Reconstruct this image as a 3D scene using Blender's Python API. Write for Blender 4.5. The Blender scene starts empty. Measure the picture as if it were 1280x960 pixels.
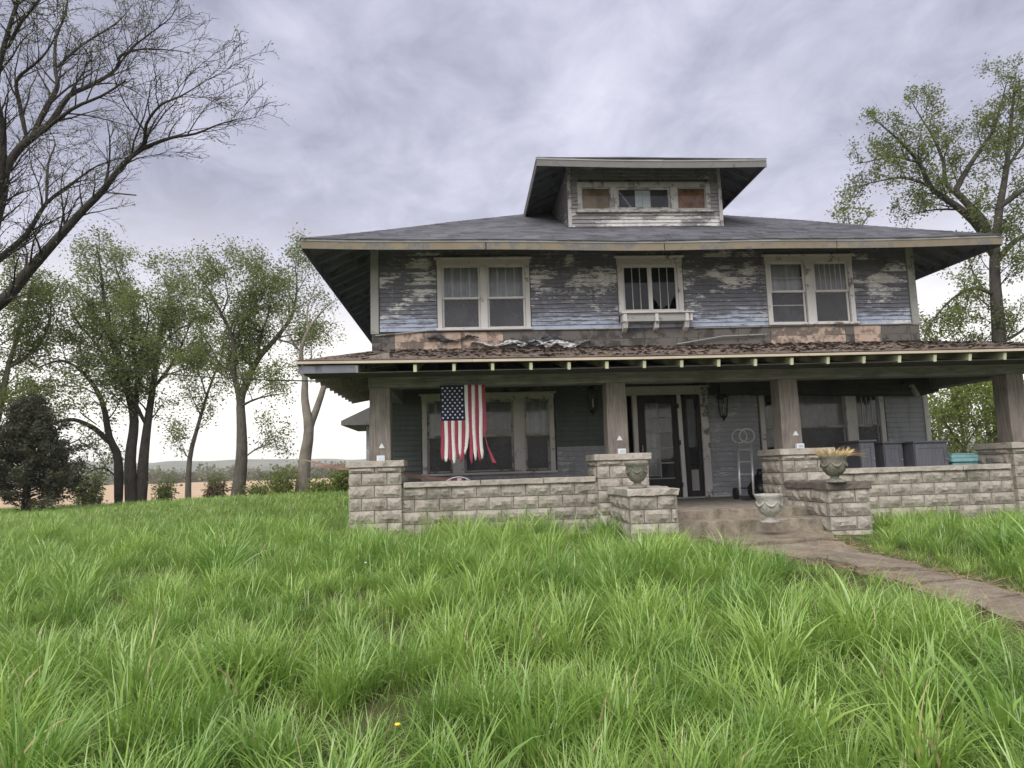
import bpy, math, random
import numpy as np
from mathutils import Vector, Matrix, noise as mnoise
R = math.radians
rng = random.Random(7)
scene = bpy.context.scene
COL = scene.collection

# ------------------------------------------------------------------ camera, sky, sun, exposure
EYE = 1.55
FPX, CX, CY = 868.0, 640.0, 480.0
_y = Vector((-57, -108, 868)).normalized()
_x = Vector((1, .022, (57 + 108 * .022) / 868)); _x = (_x - _y * _x.dot(_y)).normalized()
_z = Vector((_y.y * _x.z - _y.z * _x.y, _y.z * _x.x - _y.x * _x.z, _y.x * _x.y - _y.y * _x.x))
if _z.y < 0: _z = -_z
c_r = Vector((_x.x, _y.x, _z.x)); c_u = Vector((_x.y, _y.y, _z.y)); c_f = Vector((_x.z, _y.z, _z.z))
cam = bpy.data.cameras.new('camera'); cam_o = bpy.data.objects.new('camera', cam); COL.objects.link(cam_o)
cam.sensor_width = 36; cam.lens = FPX / 1280 * 36; cam.clip_start = .05; cam.clip_end = 20000
cam_o.matrix_world = Matrix(((c_r.x, c_u.x, -c_f.x, 0), (c_r.y, c_u.y, -c_f.y, 0), (c_r.z, c_u.z, -c_f.z, EYE), (0, 0, 0, 1)))
scene.camera = cam_o

SUN_EL, SUN_AZ = R(48), R(205)          # azimuth the light comes from, measured clockwise from +Y
world = bpy.data.worlds.new('World'); scene.world = world; world.use_nodes = True
def build_world():
    nt = world.node_tree; nt.nodes.clear(); L = nt.links.new
    def n(t, **k):
        o = nt.nodes.new(t)
        for a, b in k.items(): setattr(o, a, b)
        return o
    def m(op, a, b=None):
        o = n('ShaderNodeMath', operation=op)
        for i, v in enumerate((a, b)):
            if v is None: continue
            if isinstance(v, (int, float)): o.inputs[i].default_value = v
            else: L(v, o.inputs[i])
        return o.outputs[0]
    sky = n('ShaderNodeTexSky', sky_type='NISHITA', sun_disc=False)
    sky.sun_elevation = SUN_EL; sky.sun_rotation = SUN_AZ; sky.air_density = 1; sky.dust_density = 3; sky.ozone_density = 2
    tc = n('ShaderNodeTexCoord'); sp = n('ShaderNodeSeparateXYZ'); L(tc.outputs['Generated'], sp.inputs[0])
    zz = m('MAXIMUM', sp.outputs[2], 0.0); den = m('ADD', zz, .16)
    cb = n('ShaderNodeCombineXYZ'); L(m('DIVIDE', sp.outputs[0], den), cb.inputs[0]); L(m('DIVIDE', sp.outputs[1], den), cb.inputs[1])
    def nz(scale, det, rough, dist, w):
        mp = n('ShaderNodeMapping'); mp.inputs['Location'].default_value = (w, w * .7, 0); mp.inputs['Rotation'].default_value = (0, 0, .6); mp.inputs['Scale'].default_value = (1.15, .9, 1); L(cb.outputs[0], mp.inputs[0])
        o = n('ShaderNodeTexNoise'); L(mp.outputs[0], o.inputs['Vector'])
        o.inputs['Scale'].default_value = scale; o.inputs['Detail'].default_value = det; o.inputs['Roughness'].default_value = rough; o.inputs['Distortion'].default_value = dist
        return o.outputs[0]
    a = m('ADD', m('MULTIPLY', nz(1.3, 6, .58, .6, 3.1), .55), m('MULTIPLY', nz(4.2, 8, .62, .5, 9.4), .45))
    rp = n('ShaderNodeValToRGB'); L(a, rp.inputs[0]); e = rp.color_ramp.elements
    e[0].position = .38; e[0].color = (.30, .31, .405, 1); e[1].position = .70; e[1].color = (.66, .66, .775, 1)
    x = rp.color_ramp.elements.new(.53); x.color = (.47, .475, .59, 1)
    # bright band of thin cloud low over the horizon
    hz = n('ShaderNodeMapRange'); hz.interpolation_type = 'SMOOTHSTEP'
    L(m('ADD', zz, m('MULTIPLY', m('SUBTRACT', a, .5), .35)), hz.inputs[0])
    hz.inputs[1].default_value = .05; hz.inputs[2].default_value = .36; hz.inputs[3].default_value = 1; hz.inputs[4].default_value = 0
    mx = n('ShaderNodeMix', data_type='RGBA'); L(hz.outputs[0], mx.inputs[0]); L(rp.outputs[0], mx.inputs[6]); mx.inputs[7].default_value = (1.12, 1.08, 1.01, 1)
    sc = n('ShaderNodeVectorMath', operation='SCALE'); L(mx.outputs[2], sc.inputs[0]); sc.inputs['Scale'].default_value = 10.0
    cov = n('ShaderNodeMix', data_type='RGBA'); cov.inputs[0].default_value = .94; L(sky.outputs[0], cov.inputs[6]); L(sc.outputs[0], cov.inputs[7])
    bg = n('ShaderNodeBackground'); bg.inputs[1].default_value = .053; L(cov.outputs[2], bg.inputs[0])
    L(bg.outputs[0], n('ShaderNodeOutputWorld').inputs[0])
build_world()
sun = bpy.data.lights.new('sun', 'SUN'); sun.energy = 1.5; sun.angle = R(55); sun.color = (1, .96, .9)
sun_o = bpy.data.objects.new('sun', sun); COL.objects.link(sun_o)
_d = Vector((math.sin(SUN_AZ) * math.cos(SUN_EL), math.cos(SUN_AZ) * math.cos(SUN_EL), math.sin(SUN_EL)))
sun_o.rotation_euler = _d.to_track_quat('Z', 'Y').to_euler(); sun_o.location = _d * 60
vs = scene.view_settings; vs.view_transform = 'Standard'; vs.look = 'None'; vs.exposure = 1.35; vs.gamma = 1; vs.use_curve_mapping = False
scene.cycles.max_bounces = 8; scene.cycles.diffuse_bounces = 6; scene.cycles.glossy_bounces = 3; scene.cycles.transmission_bounces = 8; scene.cycles.transparent_max_bounces = 12; scene.cycles.volume_bounces = 1
scene.cycles.use_denoising = True

# ------------------------------------------------------------------ helpers
def S(r, g, b):
    f = lambda c: ((c / 255 + .055) / 1.055) ** 2.4 if c > 10 else c / 255 / 12.92
    return (f(r), f(g), f(b))
def ray(px, py):
    a, b = (px - CX) / FPX, -(py - CY) / FPX
    return c_r * a + c_u * b + c_f
def atY(px, py, Y):
    r = ray(px, py); return Vector((r.x * Y / r.y, Y, EYE + r.z * Y / r.y))
def ss(a, b, x):
    t = min(1, max(0, (x - a) / (b - a))); return t * t * (3 - 2 * t)
def ground(X, Y):
    z = .42 * ss(1.5, 10.0, Y) + .13 * ss(10.6, 14.5, Y)
    z += .28 * ss(10, 26, Y) * ss(-17, -4, X) - .06 * ss(-2, -14, X) * ss(4, 14, Y)
    z -= 3.4 * ss(27, 75, Y); z += 3.0 * ss(110, 270, Y); z -= 9 * ss(285, 520, Y)
    d = math.hypot(X, Y)
    if d < 60: z += .05 * mnoise.noise((X * .35, Y * .35, 1.7)) + .02 * mnoise.noise((X * 1.3, Y * 1.3, 4.)) * ss(3, 5, d)
    return z

WL = {}                                   # world location of every object
def place(o, parent, origin):
    COL.objects.link(o); o.location = Vector(origin) - (WL[parent.name] if parent else Vector((0, 0, 0)))
    if parent: o.parent = parent
    WL[o.name] = Vector(origin); return o
def tag(o, label=None, cat=None, group=None, kind=None):
    for k, v in (('label', label), ('category', cat), ('group', group), ('kind', kind)):
        if v: o[k] = v
    return o
def empty(name, loc, label=None, cat=None, group=None):
    o = bpy.data.objects.new(name, None); o.empty_display_size = .2
    return tag(place(o, None, loc), label, cat, group)
def share(name, mesh, parent, origin, rot=None, scale=None):
    o = bpy.data.objects.new(name, mesh); place(o, parent, origin)
    if rot: o.rotation_euler = rot
    if scale: o.scale = scale
    return o
class MB:
    def __init__(s): s.v = []; s.f = []
    def quad(s, *p):
        i = len(s.v); s.v += [tuple(q) for q in p]; s.f.append(tuple(range(i, i + len(p)))); return s
    def hexa(s, p):                        # 8 corners: bottom 4 ccw, top 4 ccw
        i = len(s.v); s.v += [tuple(q) for q in p]
        s.f += [(i+3, i+2, i+1, i), (i+4, i+5, i+6, i+7), (i, i+1, i+5, i+4), (i+1, i+2, i+6, i+5), (i+2, i+3, i+7, i+6), (i+3, i, i+4, i+7)]; return s
    def box(s, x0, x1, y0, y1, z0, z1):
        return s.hexa([(x0,y0,z0),(x1,y0,z0),(x1,y1,z0),(x0,y1,z0),(x0,y0,z1),(x1,y0,z1),(x1,y1,z1),(x0,y1,z1)])
    def bar(s, a, b, w, h, up=(0, 0, 1)):
        a, b = Vector(a), Vector(b); d = (b - a).normalized(); u = Vector(up)
        x = d.cross(u)
        if x.length < 1e-4: x = d.cross(Vector((1, 0, 0)))
        x.normalize(); u = x.cross(d)
        c = lambda p, i, j: p + x * (i * w / 2) + u * (j * h / 2)
        return s.hexa([c(a,-1,-1), c(a,1,-1), c(b,1,-1), c(b,-1,-1), c(a,-1,1), c(a,1,1), c(b,1,1), c(b,-1,1)])
    def tube(s, pts, rad, n=6, cap=True):
        pts = [Vector(p) for p in pts]; m = len(pts)
        if not isinstance(rad, (list, tuple)): rad = [rad] * m
        u = None; base = len(s.v)
        for k, p in enumerate(pts):
            d = (pts[min(k + 1, m - 1)] - pts[max(k - 1, 0)])
            d = d.normalized() if d.length > 1e-9 else Vector((0, 0, 1))
            if u is None: u = d.orthogonal().normalized()
            else:
                u = u - d * u.dot(d); u = u.normalized() if u.length > 1e-6 else d.orthogonal().normalized()
            w = d.cross(u)
            for j in range(n):
                a = 2 * math.pi * j / n; q = p + (u * math.cos(a) + w * math.sin(a)) * rad[k]; s.v.append((q.x, q.y, q.z))
        for k in range(m - 1):
            for j in range(n):
                a = base + k * n + j; b = base + k * n + (j + 1) % n; s.f.append((a, b, b + n, a + n))
        if cap:
            s.f.append(tuple(base + j for j in range(n))[::-1]); s.f.append(tuple(base + (m - 1) * n + j for j in range(n)))
        return s
    def lathe(s, prof, c=(0, 0, 0), n=20, wob=0):
        base = len(s.v)
        for r, z in prof:
            for j in range(n):
                a = 2 * math.pi * j / n; k = 1 + wob * math.sin(a * 8)
                s.v.append((c[0] + r * k * math.cos(a), c[1] + r * k * math.sin(a), c[2] + z))
        for i in range(len(prof) - 1):
            for j in range(n):
                a = base + i * n + j; b = base + i * n + (j + 1) % n; s.f.append((a, b, b + n, a + n))
        return s
    def mesh(s, name, mat, origin=(0, 0, 0), smooth=False):
        me = bpy.data.meshes.new(name); o = origin
        me.from_pydata([(v[0]-o[0], v[1]-o[1], v[2]-o[2]) for v in s.v], [], s.f)
        me.materials.append(M[mat] if isinstance(mat, str) else mat)
        if smooth:
            me.polygons.foreach_set('use_smooth', [True] * len(me.polygons))
        me.update(); return me
    def build(s, name, mat, parent=None, origin=None, smooth=False, bevel=0):
        if origin is None:
            a = np.array(s.v); origin = ((a[:, 0].min() + a[:, 0].max()) / 2, (a[:, 1].min() + a[:, 1].max()) / 2, a[:, 2].min())
        o = share(name, s.mesh(name, mat, origin, smooth), parent, origin)
        if bevel:
            b = o.modifiers.new('bevel', 'BEVEL'); b.width = bevel; b.segments = 2; b.limit_method = 'ANGLE'
        return o
def np_mesh(name, verts, faces, mat, attrs=None, smooth=False):
    me = bpy.data.meshes.new(name); nv = len(verts); nf, k = faces.shape
    me.vertices.add(nv); me.vertices.foreach_set('co', np.asarray(verts, np.float32).ravel())
    me.loops.add(nf * k); me.loops.foreach_set('vertex_index', np.asarray(faces, np.int32).ravel())
    me.polygons.add(nf); me.polygons.foreach_set('loop_start', np.arange(0, nf * k, k, dtype=np.int32))
    me.update(calc_edges=True)
    for an, arr in (attrs or {}).items():
        at = me.attributes.new(an, 'FLOAT', 'POINT'); at.data.foreach_set('value', np.asarray(arr, np.float32))
    if smooth: me.polygons.foreach_set('use_smooth', [True] * nf)
    me.materials.append(M[mat]); return me

# ------------------------------------------------------------------ materials
M = {}
class NT:
    def __init__(s, name):
        s.m = bpy.data.materials.new(name); s.m.use_nodes = True; M[name] = s.m
        s.t = s.m.node_tree; s.t.nodes.clear(); s.out = s.t.nodes.new('ShaderNodeOutputMaterial')
        s.geo = s.t.nodes.new('ShaderNodeNewGeometry'); s.obj = s.t.nodes.new('ShaderNodeObjectInfo'); s.tc = s.t.nodes.new('ShaderNodeTexCoord')
    def L(s, a, b): s.t.links.new(a, b)
    def n(s, t, **k):
        o = s.t.nodes.new(t)
        for a, b in k.items(): setattr(o, a, b)
        return o
    def put(s, sock, v):
        if v is None: return
        if hasattr(v, 'is_output'): s.L(v, sock)
        elif isinstance(v, (tuple, list)) and len(v) == 3 and sock.type == 'RGBA': sock.default_value = (*v, 1)
        else: sock.default_value = v
    def math(s, op, a, b=None, clamp=False):
        o = s.n('ShaderNodeMath', operation=op, use_clamp=clamp); s.put(o.inputs[0], a); s.put(o.inputs[1], b); return o.outputs[0]
    def pos(s, scale=(1, 1, 1), jitter=0, local=False):
        v = s.tc.outputs['Object'] if local else s.geo.outputs['Position']
        if jitter:
            sc = s.n('ShaderNodeVectorMath', operation='SCALE'); sc.inputs[0].default_value = (1.3, .7, 1.9); s.L(s.math('MULTIPLY', s.obj.outputs['Random'], jitter), sc.inputs['Scale'])
            ad = s.n('ShaderNodeVectorMath', operation='ADD'); s.L(v, ad.inputs[0]); s.L(sc.outputs[0], ad.inputs[1]); v = ad.outputs[0]
        mp = s.n('ShaderNodeMapping'); s.L(v, mp.inputs[0]); mp.inputs['Scale'].default_value = scale; return mp.outputs[0]
    def noise(s, vec, scale, detail=4, rough=.55, dist=0):
        o = s.n('ShaderNodeTexNoise'); s.L(vec, o.inputs['Vector']); o.inputs['Scale'].default_value = scale
        o.inputs['Detail'].default_value = detail; o.inputs['Roughness'].default_value = rough; o.inputs['Distortion'].default_value = dist; return o.outputs[0]
    def rng(s, v, a, b, c=0, d=1):
        o = s.n('ShaderNodeMapRange'); s.put(o.inputs[0], v)
        for i, q in enumerate((a, b, c, d)): o.inputs[i + 1].default_value = q
        return o.outputs[0]
    def mix(s, f, a, b, mode='MIX'):
        o = s.n('ShaderNodeMix', data_type='RGBA', blend_type=mode); s.put(o.inputs[0], f); s.put(o.inputs[6], a); s.put(o.inputs[7], b); return o.outputs[2]
    def z(s, i=2):
        o = s.n('ShaderNodeSeparateXYZ'); s.L(s.geo.outputs['Position'], o.inputs[0]); return o.outputs[i]
    def attr(s, name, typ='GEOMETRY'):
        o = s.n('ShaderNodeAttribute', attribute_name=name, attribute_type=typ); return o.outputs['Fac']
    def bump(s, h, st=.3, d=.01):
        o = s.n('ShaderNodeBump'); o.inputs['Strength'].default_value = st; o.inputs['Distance'].default_value = d; s.L(h, o.inputs['Height']); return o.outputs[0]
    def done(s, color, rough=.8, bump=None, spec=.3, metal=0, **k):
        p = s.n('ShaderNodeBsdfPrincipled'); s.put(p.inputs['Base Color'], color); s.put(p.inputs['Roughness'], rough)
        p.inputs['Specular IOR Level'].default_value = spec; s.put(p.inputs['Metallic'], metal)
        if bump: s.L(bump, p.inputs['Normal'])
        s.L(p.outputs[0], s.out.inputs['Surface']); s.p = p; return s.m

def mk_siding(name, wood, paint, blue, flake_lo, flake_hi, zlo=-10, zhi=-9, jit=3):
    t = NT(name)
    grain = t.noise(t.pos((.6, 8, 14), jit), 6, 5, .65)
    base = t.mix(t.rng(grain, .3, .7), tuple(c * .62 for c in wood), tuple(c * 1.3 for c in wood))
    big = t.noise(t.pos((.75, 1, 1.3), .22), 1.9, 4, .6)
    fl = t.noise(t.pos((1.0, 3, 7), jit * 9), 8, 9, .78)
    v = t.math('ADD', t.math('MULTIPLY', big, .62), t.math('MULTIPLY', fl, .48))
    # paint survives best in a band across the middle of the wall
    band = t.math('SUBTRACT', 1.0, t.math('MULTIPLY', t.math('ABSOLUTE', t.math('SUBTRACT', t.z(), zlo)), zhi), True)
    v = t.math('ADD', v, t.math('MULTIPLY', band, .09))
    m1 = t.rng(v, flake_lo, flake_hi)
    st = t.noise(t.pos((.8, 1, 5), jit * 5), 3.6, 6, .7)
    bl = t.rng(t.math('ADD', st, t.rng(t.z(), 4.5, 5.4, .17, -.28)), .50, .60)
    c = t.mix(bl, base, blue); c = t.mix(m1, c, paint)
    dirt = t.noise(t.pos((1.4, 1, .35)), 3.2, 5, .6)
    c = t.mix(t.rng(dirt, .5, .8, 0, .5), c, (.05, .05, .05))
    h = t.math('ADD', t.math('MULTIPLY', m1, .6), t.math('MULTIPLY', grain, .5))
    return t.done(c, .85, t.bump(h, .5, .006), .2)
mk_siding('siding_upper', (.185, .188, .215), (.74, .735, .72), (.42, .47, .58), .632, .645, 5.68, 1.6)
mk_siding('siding_porch', (.31, .315, .34), (.6, .6, .59), (.36, .37, .40), .70, .715)
mk_siding('siding_green', (.165, .18, .17), (.35, .37, .35), (.12, .14, .13), .76, .775)
mk_siding('siding_dormer', (.27, .255, .26), (.66, .645, .63), (.30, .31, .33), .63, .645, 7.1, 2.0)
def mk_trim(name, col, wood, amt, sc=5):
    t = NT(name); n1 = t.noise(t.pos((1, 1, 1), 4), sc, 6, .7); n2 = t.noise(t.pos((1, 1, .4), 4), 1.6, 4, .6)
    v = t.math('ADD', t.math('MULTIPLY', n1, .6), t.math('MULTIPLY', n2, .4)); k = t.rng(v, amt, amt + .06)
    g = t.noise(t.pos((9, 9, 1.2), 4), 7, 4, .6)
    w = t.mix(t.rng(g, .3, .7), tuple(c * .6 for c in wood), wood)
    c = t.mix(k, t.mix(t.rng(n2, .35, .65), tuple(c * .82 for c in col), col), w)
    return t.done(c, .75, t.bump(t.math('ADD', t.math('MULTIPLY', k, -.5), t.math('MULTIPLY', g, .3)), .4, .006), .25)
mk_trim('trim', (.68, .66, .645), (.25, .23, .20), .55)
mk_trim('trim_clean', (.73, .71, .69), (.35, .33, .3), .64)
mk_trim('trim_worn', (.53, .505, .485), (.25, .235, .23), .50)
mk_trim('dormer_fascia', (.20, .19, .185), (.14, .135, .13), .54)
mk_trim('trim_grey', (.40, .40, .38), (.2, .19, .18), .54)
mk_trim('fascia', (.25, .21, .15), (.20, .195, .185), .49, 3)
mk_trim('eave_edge', (.38, .38, .38), (.3, .3, .3), .62)
mk_trim('soffit', (.20, .205, .245), (.14, .14, .16), .52, 3)
mk_trim('new_wood', (.55, .47, .37), (.5, .4, .3), .6)
mk_trim('rafter_pale', (.66, .68, .46), (.5, .5, .36), .62)
mk_trim('sheathing', (.54, .41, .33), (.22, .18, .155), .475, 4)
mk_trim('sheathing_dark', (.16, .145, .135), (.08, .075, .07), .5, 3)
def mk_wood(name, a, b, rough=.8, ax=2, st=.5, bd=.008):
    t = NT(name); sc = [11, 11, 11]; sc[ax] = .7
    g = t.noise(t.pos(tuple(sc), 5), 3.2, 6, .65, .6); n2 = t.noise(t.pos((1, 1, 1), 5), 2.2, 4)
    c = t.mix(t.rng(g, .3, .7), a, b); c = t.mix(t.rng(n2, .5, .75, 0, .6), c, tuple(x * .55 for x in a))
    return t.done(c, rough, t.bump(g, st, bd), .2)
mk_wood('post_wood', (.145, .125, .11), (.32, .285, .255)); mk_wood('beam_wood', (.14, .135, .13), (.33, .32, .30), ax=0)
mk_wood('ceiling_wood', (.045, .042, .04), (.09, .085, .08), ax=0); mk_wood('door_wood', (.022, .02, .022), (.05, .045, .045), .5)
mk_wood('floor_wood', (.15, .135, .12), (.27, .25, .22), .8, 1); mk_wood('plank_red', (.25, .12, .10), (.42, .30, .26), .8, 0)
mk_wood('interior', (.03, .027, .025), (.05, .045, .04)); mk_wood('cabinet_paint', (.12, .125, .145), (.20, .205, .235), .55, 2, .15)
mk_wood('fence_wood', (.10, .09, .08), (.2, .18, .16)); mk_wood('rust', (.06, .035, .025), (.14, .08, .055), .8)
def mk_stone(name, a, b, stain=(.1, .1, .08), s0=.52, bump=.6):
    t = NT(name); P = t.pos((1, 1, 1), 9); n1 = t.noise(P, 4, 5, .6); n2 = t.noise(P, 38, 5, .7); n3 = t.noise(t.pos((1, 1, .55)), 2.3, 5, .65)
    c = t.mix(t.rng(n1, .3, .7), a, b); c = t.mix(t.rng(n2, .35, .75, 0, .5), c, tuple(x * .6 for x in a))
    c = t.mix(t.rng(n3, s0, s0 + .2, 0, .75), c, stain)
    c = t.mix(t.math('MULTIPLY', t.obj.outputs['Random'], .22), c, tuple(x * .5 for x in a))
    c = t.mix(t.rng(t.noise(P, 11, 6, .7), .52, .68, 0, .6), c, tuple(x * .42 for x in a))
    c = t.mix(t.rng(t.noise(t.pos((1, 1, 1), 2), 1.7, 4, .6), .56, .7, 0, .35), c, (.13, .15, .085))
    n4 = t.noise(P, 16, 6, .65)
    return t.done(c, .92, t.bump(t.math('ADD', t.math('MULTIPLY', n4, 1.2), t.math('MULTIPLY', n2, .4)), bump, .035), .15)
mk_stone('rock_face', (.36, .325, .28), (.54, .495, .43)); mk_stone('cap_stone', (.46, .415, .36), (.60, .55, .49), (.18, .17, .14), .56)
mk_stone('mortar', (.21, .195, .165), (.30, .28, .24)); mk_stone('step_stone', (.23, .195, .15), (.38, .335, .27), (.09, .075, .06), .5, .25)
mk_stone('urn_stone', (.18, .175, .145), (.34, .325, .27), (.08, .09, .06), .48); mk_stone('urn_white', (.36, .35, .32), (.54, .53, .48), (.14, .13, .11), .5)
mk_stone('walk', (.24, .195, .145), (.40, .34, .265), (.15, .11, .075), .5, .7); mk_stone('dark_cap', (.14, .125, .11), (.24, .21, .18), (.05, .045, .04), .5)
def mk_shingle(name, a, b, moss=None, rough=.62):
    t = NT(name); r = t.attr('rnd'); P = t.pos(); n1 = t.noise(P, 120, 3, .7); n2 = t.noise(t.pos((1, .5, 1)), .9, 4, .6)
    c = t.mix(r, a, b); c = t.mix(t.rng(n1, .35, .7, 0, .45), c, tuple(x * .5 for x in a))
    if moss: c = t.mix(t.rng(t.noise(P, 5, 6, .7), .48, .6), c, moss)
    c = t.mix(t.rng(n2, .45, .7, 0, .35), c, tuple(min(1, x * 1.6) for x in b))
    return t.done(c, rough, t.bump(n1, .4, .004), .45)
mk_shingle('shingle', (.05, .051, .06), (.135, .135, .155)); mk_shingle('shingle_brown', (.075, .06, .053), (.18, .145, .125), (.16, .12, .085), .9)
def mk_plain(name, col, rough=.6, metal=0, var=.25, sc=8, spec=.4):
    t = NT(name); n1 = t.noise(t.pos((1, 1, 1), 5), sc, 5, .6)
    return t.done(t.mix(t.rng(n1, .3, .7), tuple(c * (1 - var) for c in col), tuple(min(1, c * (1 + var)) for c in col)), rough, None, spec, metal)
mk_plain('black_metal', (.018, .018, .02), .45); mk_plain('chrome', (.80, .80, .80), .35, .45, .08); mk_plain('rubber', (.02, .02, .02), .85)
mk_plain('teal', (.28, .52, .52), .45); mk_plain('black_bag', (.012, .012, .014), .35); mk_plain('card_white', (.72, .73, .75), .6, 0, .08); mk_plain('print_blue', (.45, .55, .62), .6)
mk_plain('flag_red', (.30, .05, .085), .85, 0, .18, 20); mk_plain('flag_white', (.74, .70, .68), .85, 0, .08, 20); mk_plain('flag_navy', (.012, .018, .055), .85, 0, .2, 20)
mk_plain('curtain', (.62, .60, .67), .95, 0, .16, 4); mk_plain('curtain_white', (.72, .71, .72), .95, 0, .1, 6); mk_plain('straw', (.62, .47, .24), .9, 0, .3, 6)
mk_plain('dead_grass', (.34, .26, .15), .9, 0, .4, 6); mk_plain('dandelion_yellow', (.8, .6, .05), .8); mk_plain('earth', (.13, .09, .06), .95, 0, .5, 14); mk_plain('cable', (.03, .03, .03), .6); mk_plain('paper', (.66, .66, .68), .8, 0, .2, 9); mk_plain('felt', (.10, .10, .11), .85, 0, .3, 9)
mk_plain('lead', (.45, .45, .43), .5, 0, .15); mk_plain('lamp_glass', (.55, .55, .5), .3); mk_plain('brown_board', (.35, .23, .12), .8, 0, .5, 3); mk_plain('orange_board', (.34, .14, .06), .8, 0, .7, 4)
mk_plain('blue_paint', (.19, .24, .33), .8, 0, .2)
def mk_glass(name, tint, body, amount, rough=.05):
    t = NT(name); tr = t.n('ShaderNodeBsdfTransparent'); tr.inputs[0].default_value = (*tint, 1); di = t.n('ShaderNodeBsdfDiffuse')
    n1 = t.noise(t.pos((1, 1, 1), 5), 3.5, 5, .65); di.inputs[0].default_value = (*body, 1)
    m1 = t.n('ShaderNodeMixShader'); t.L(t.rng(n1, .25, .75, amount * .6, min(1, amount * 1.35)), m1.inputs[0]); t.L(tr.outputs[0], m1.inputs[1]); t.L(di.outputs[0], m1.inputs[2])
    gl = t.n('ShaderNodeBsdfGlossy'); gl.inputs['Roughness'].default_value = rough; fr = t.n('ShaderNodeFresnel'); fr.inputs[0].default_value = 1.38
    bm = t.bump(t.noise(t.pos((1, 1, 1), 5), 2.0, 2), .12, .02); t.L(bm, gl.inputs['Normal'])
    m2 = t.n('ShaderNodeMixShader'); t.L(fr.outputs[0], m2.inputs[0]); t.L(m1.outputs[0], m2.inputs[1]); t.L(gl.outputs[0], m2.inputs[2]); t.L(m2.outputs[0], t.out.inputs[0])
mk_glass('glass', (.9, .92, .92), (.35, .35, .38), .06); mk_glass('clear_glass', (.9, .92, .92), (.2, .2, .2), .02); mk_glass('screen', (.5, .5, .52), (.16, .16, .18), .42, .3); mk_glass('dusty_glass', (.8, .8, .82), (.42, .42, .46), .30)
def mk_leaf(name, a, b, c, tr=.35):
    t = NT(name); r = t.attr('rnd'); col = t.mix(r, a, b); col = t.mix(t.rng(t.noise(t.pos(), .7, 3), .4, .65, 0, .7), col, c)
    d = t.n('ShaderNodeBsdfDiffuse'); q = t.n('ShaderNodeBsdfTranslucent'); t.L(col, d.inputs[0]); t.L(col, q.inputs[0])
    m = t.n('ShaderNodeMixShader'); m.inputs[0].default_value = tr; t.L(d.outputs[0], m.inputs[1]); t.L(q.outputs[0], m.inputs[2]); t.L(m.outputs[0], t.out.inputs[0])
mk_leaf('leaf_spring', (.13, .17, .05), (.25, .30, .095), (.18, .215, .075), .55); mk_leaf('leaf_dull', (.17, .215, .08), (.31, .37, .14), (.23, .27, .11), .6)
mk_leaf('leaf_cedar', (.065, .068, .045), (.14, .13, .09), (.09, .11, .065), .3); mk_leaf('leaf_shrub', (.15, .20, .045), (.28, .34, .09), (.20, .24, .07), .5); mk_leaf('leaf_far', (.13, .145, .085), (.20, .21, .125), (.16, .16, .10), .3)
def mk_grass():
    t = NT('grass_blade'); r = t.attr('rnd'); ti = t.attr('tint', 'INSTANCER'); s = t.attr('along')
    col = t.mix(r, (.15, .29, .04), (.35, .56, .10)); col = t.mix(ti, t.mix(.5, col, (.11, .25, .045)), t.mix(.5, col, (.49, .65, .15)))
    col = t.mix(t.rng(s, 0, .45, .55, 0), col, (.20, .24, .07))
    col = t.mix(t.rng(s, .55, 1, 0, .3), col, (.52, .70, .24)); col = t.mix(t.rng(r, .945, .95), col, (.50, .42, .22))  # tip highlight painted into the blade colour, then dry blades
    d = t.n('ShaderNodeBsdfPrincipled'); t.L(col, d.inputs['Base Color']); d.inputs['Roughness'].default_value = .32; d.inputs['Specular IOR Level'].default_value = .8
    q = t.n('ShaderNodeBsdfTranslucent'); t.L(col, q.inputs[0])
    m = t.n('ShaderNodeMixShader'); m.inputs[0].default_value = .36; t.L(d.outputs[0], m.inputs[1]); t.L(q.outputs[0], m.inputs[2]); t.L(m.outputs[0], t.out.inputs[0])
mk_grass()
def mk_ground():
    t = NT('soil'); n1 = t.noise(t.pos(), 1.2, 5, .6); n2 = t.noise(t.pos(), 14, 5, .7)
    c = t.mix(t.rng(n1, .4, .62), (.06, .085, .025), (.10, .10, .045)); c = t.mix(t.rng(n2, .45, .7, 0, .6), c, (.10, .08, .045))
    t.done(c, .95, t.bump(n2, .8, .03), .1)
    t = NT('field_stubble'); n1 = t.noise(t.pos((.03, .25, 1)), 2, 5, .6); n2 = t.noise(t.pos((1, 1, 1)), .6, 5, .7)
    c = t.mix(t.rng(n1, .35, .65), (.44, .31, .19), (.58, .43, .29)); t.done(t.mix(t.rng(n2, .5, .7, 0, .4), c, (.33, .24, .14)), .95, None, .1)
    t = NT('hill_land'); n1 = t.noise(t.pos((.6, 1, 1)), .006, 6, .65); n2 = t.noise(t.pos(), .04, 4, .6)
    c = t.mix(t.rng(n1, .42, .56), (.05, .07, .04), (.16, .16, .09)); t.done(t.mix(t.rng(n2, .45, .6, 0, .6), c, (.05, .06, .035)), .95, None, .1)
mk_ground()
mk_wood('bark', (.07, .062, .05), (.19, .17, .145), .9, 2, 1, .06); mk_wood('bark_pale', (.17, .15, .125), (.36, .32, .27), .9, 2, 1, .05); mk_wood('bark_dark', (.03, .027, .025), (.11, .098, .085), .9, 2, 1, .06)

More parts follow.
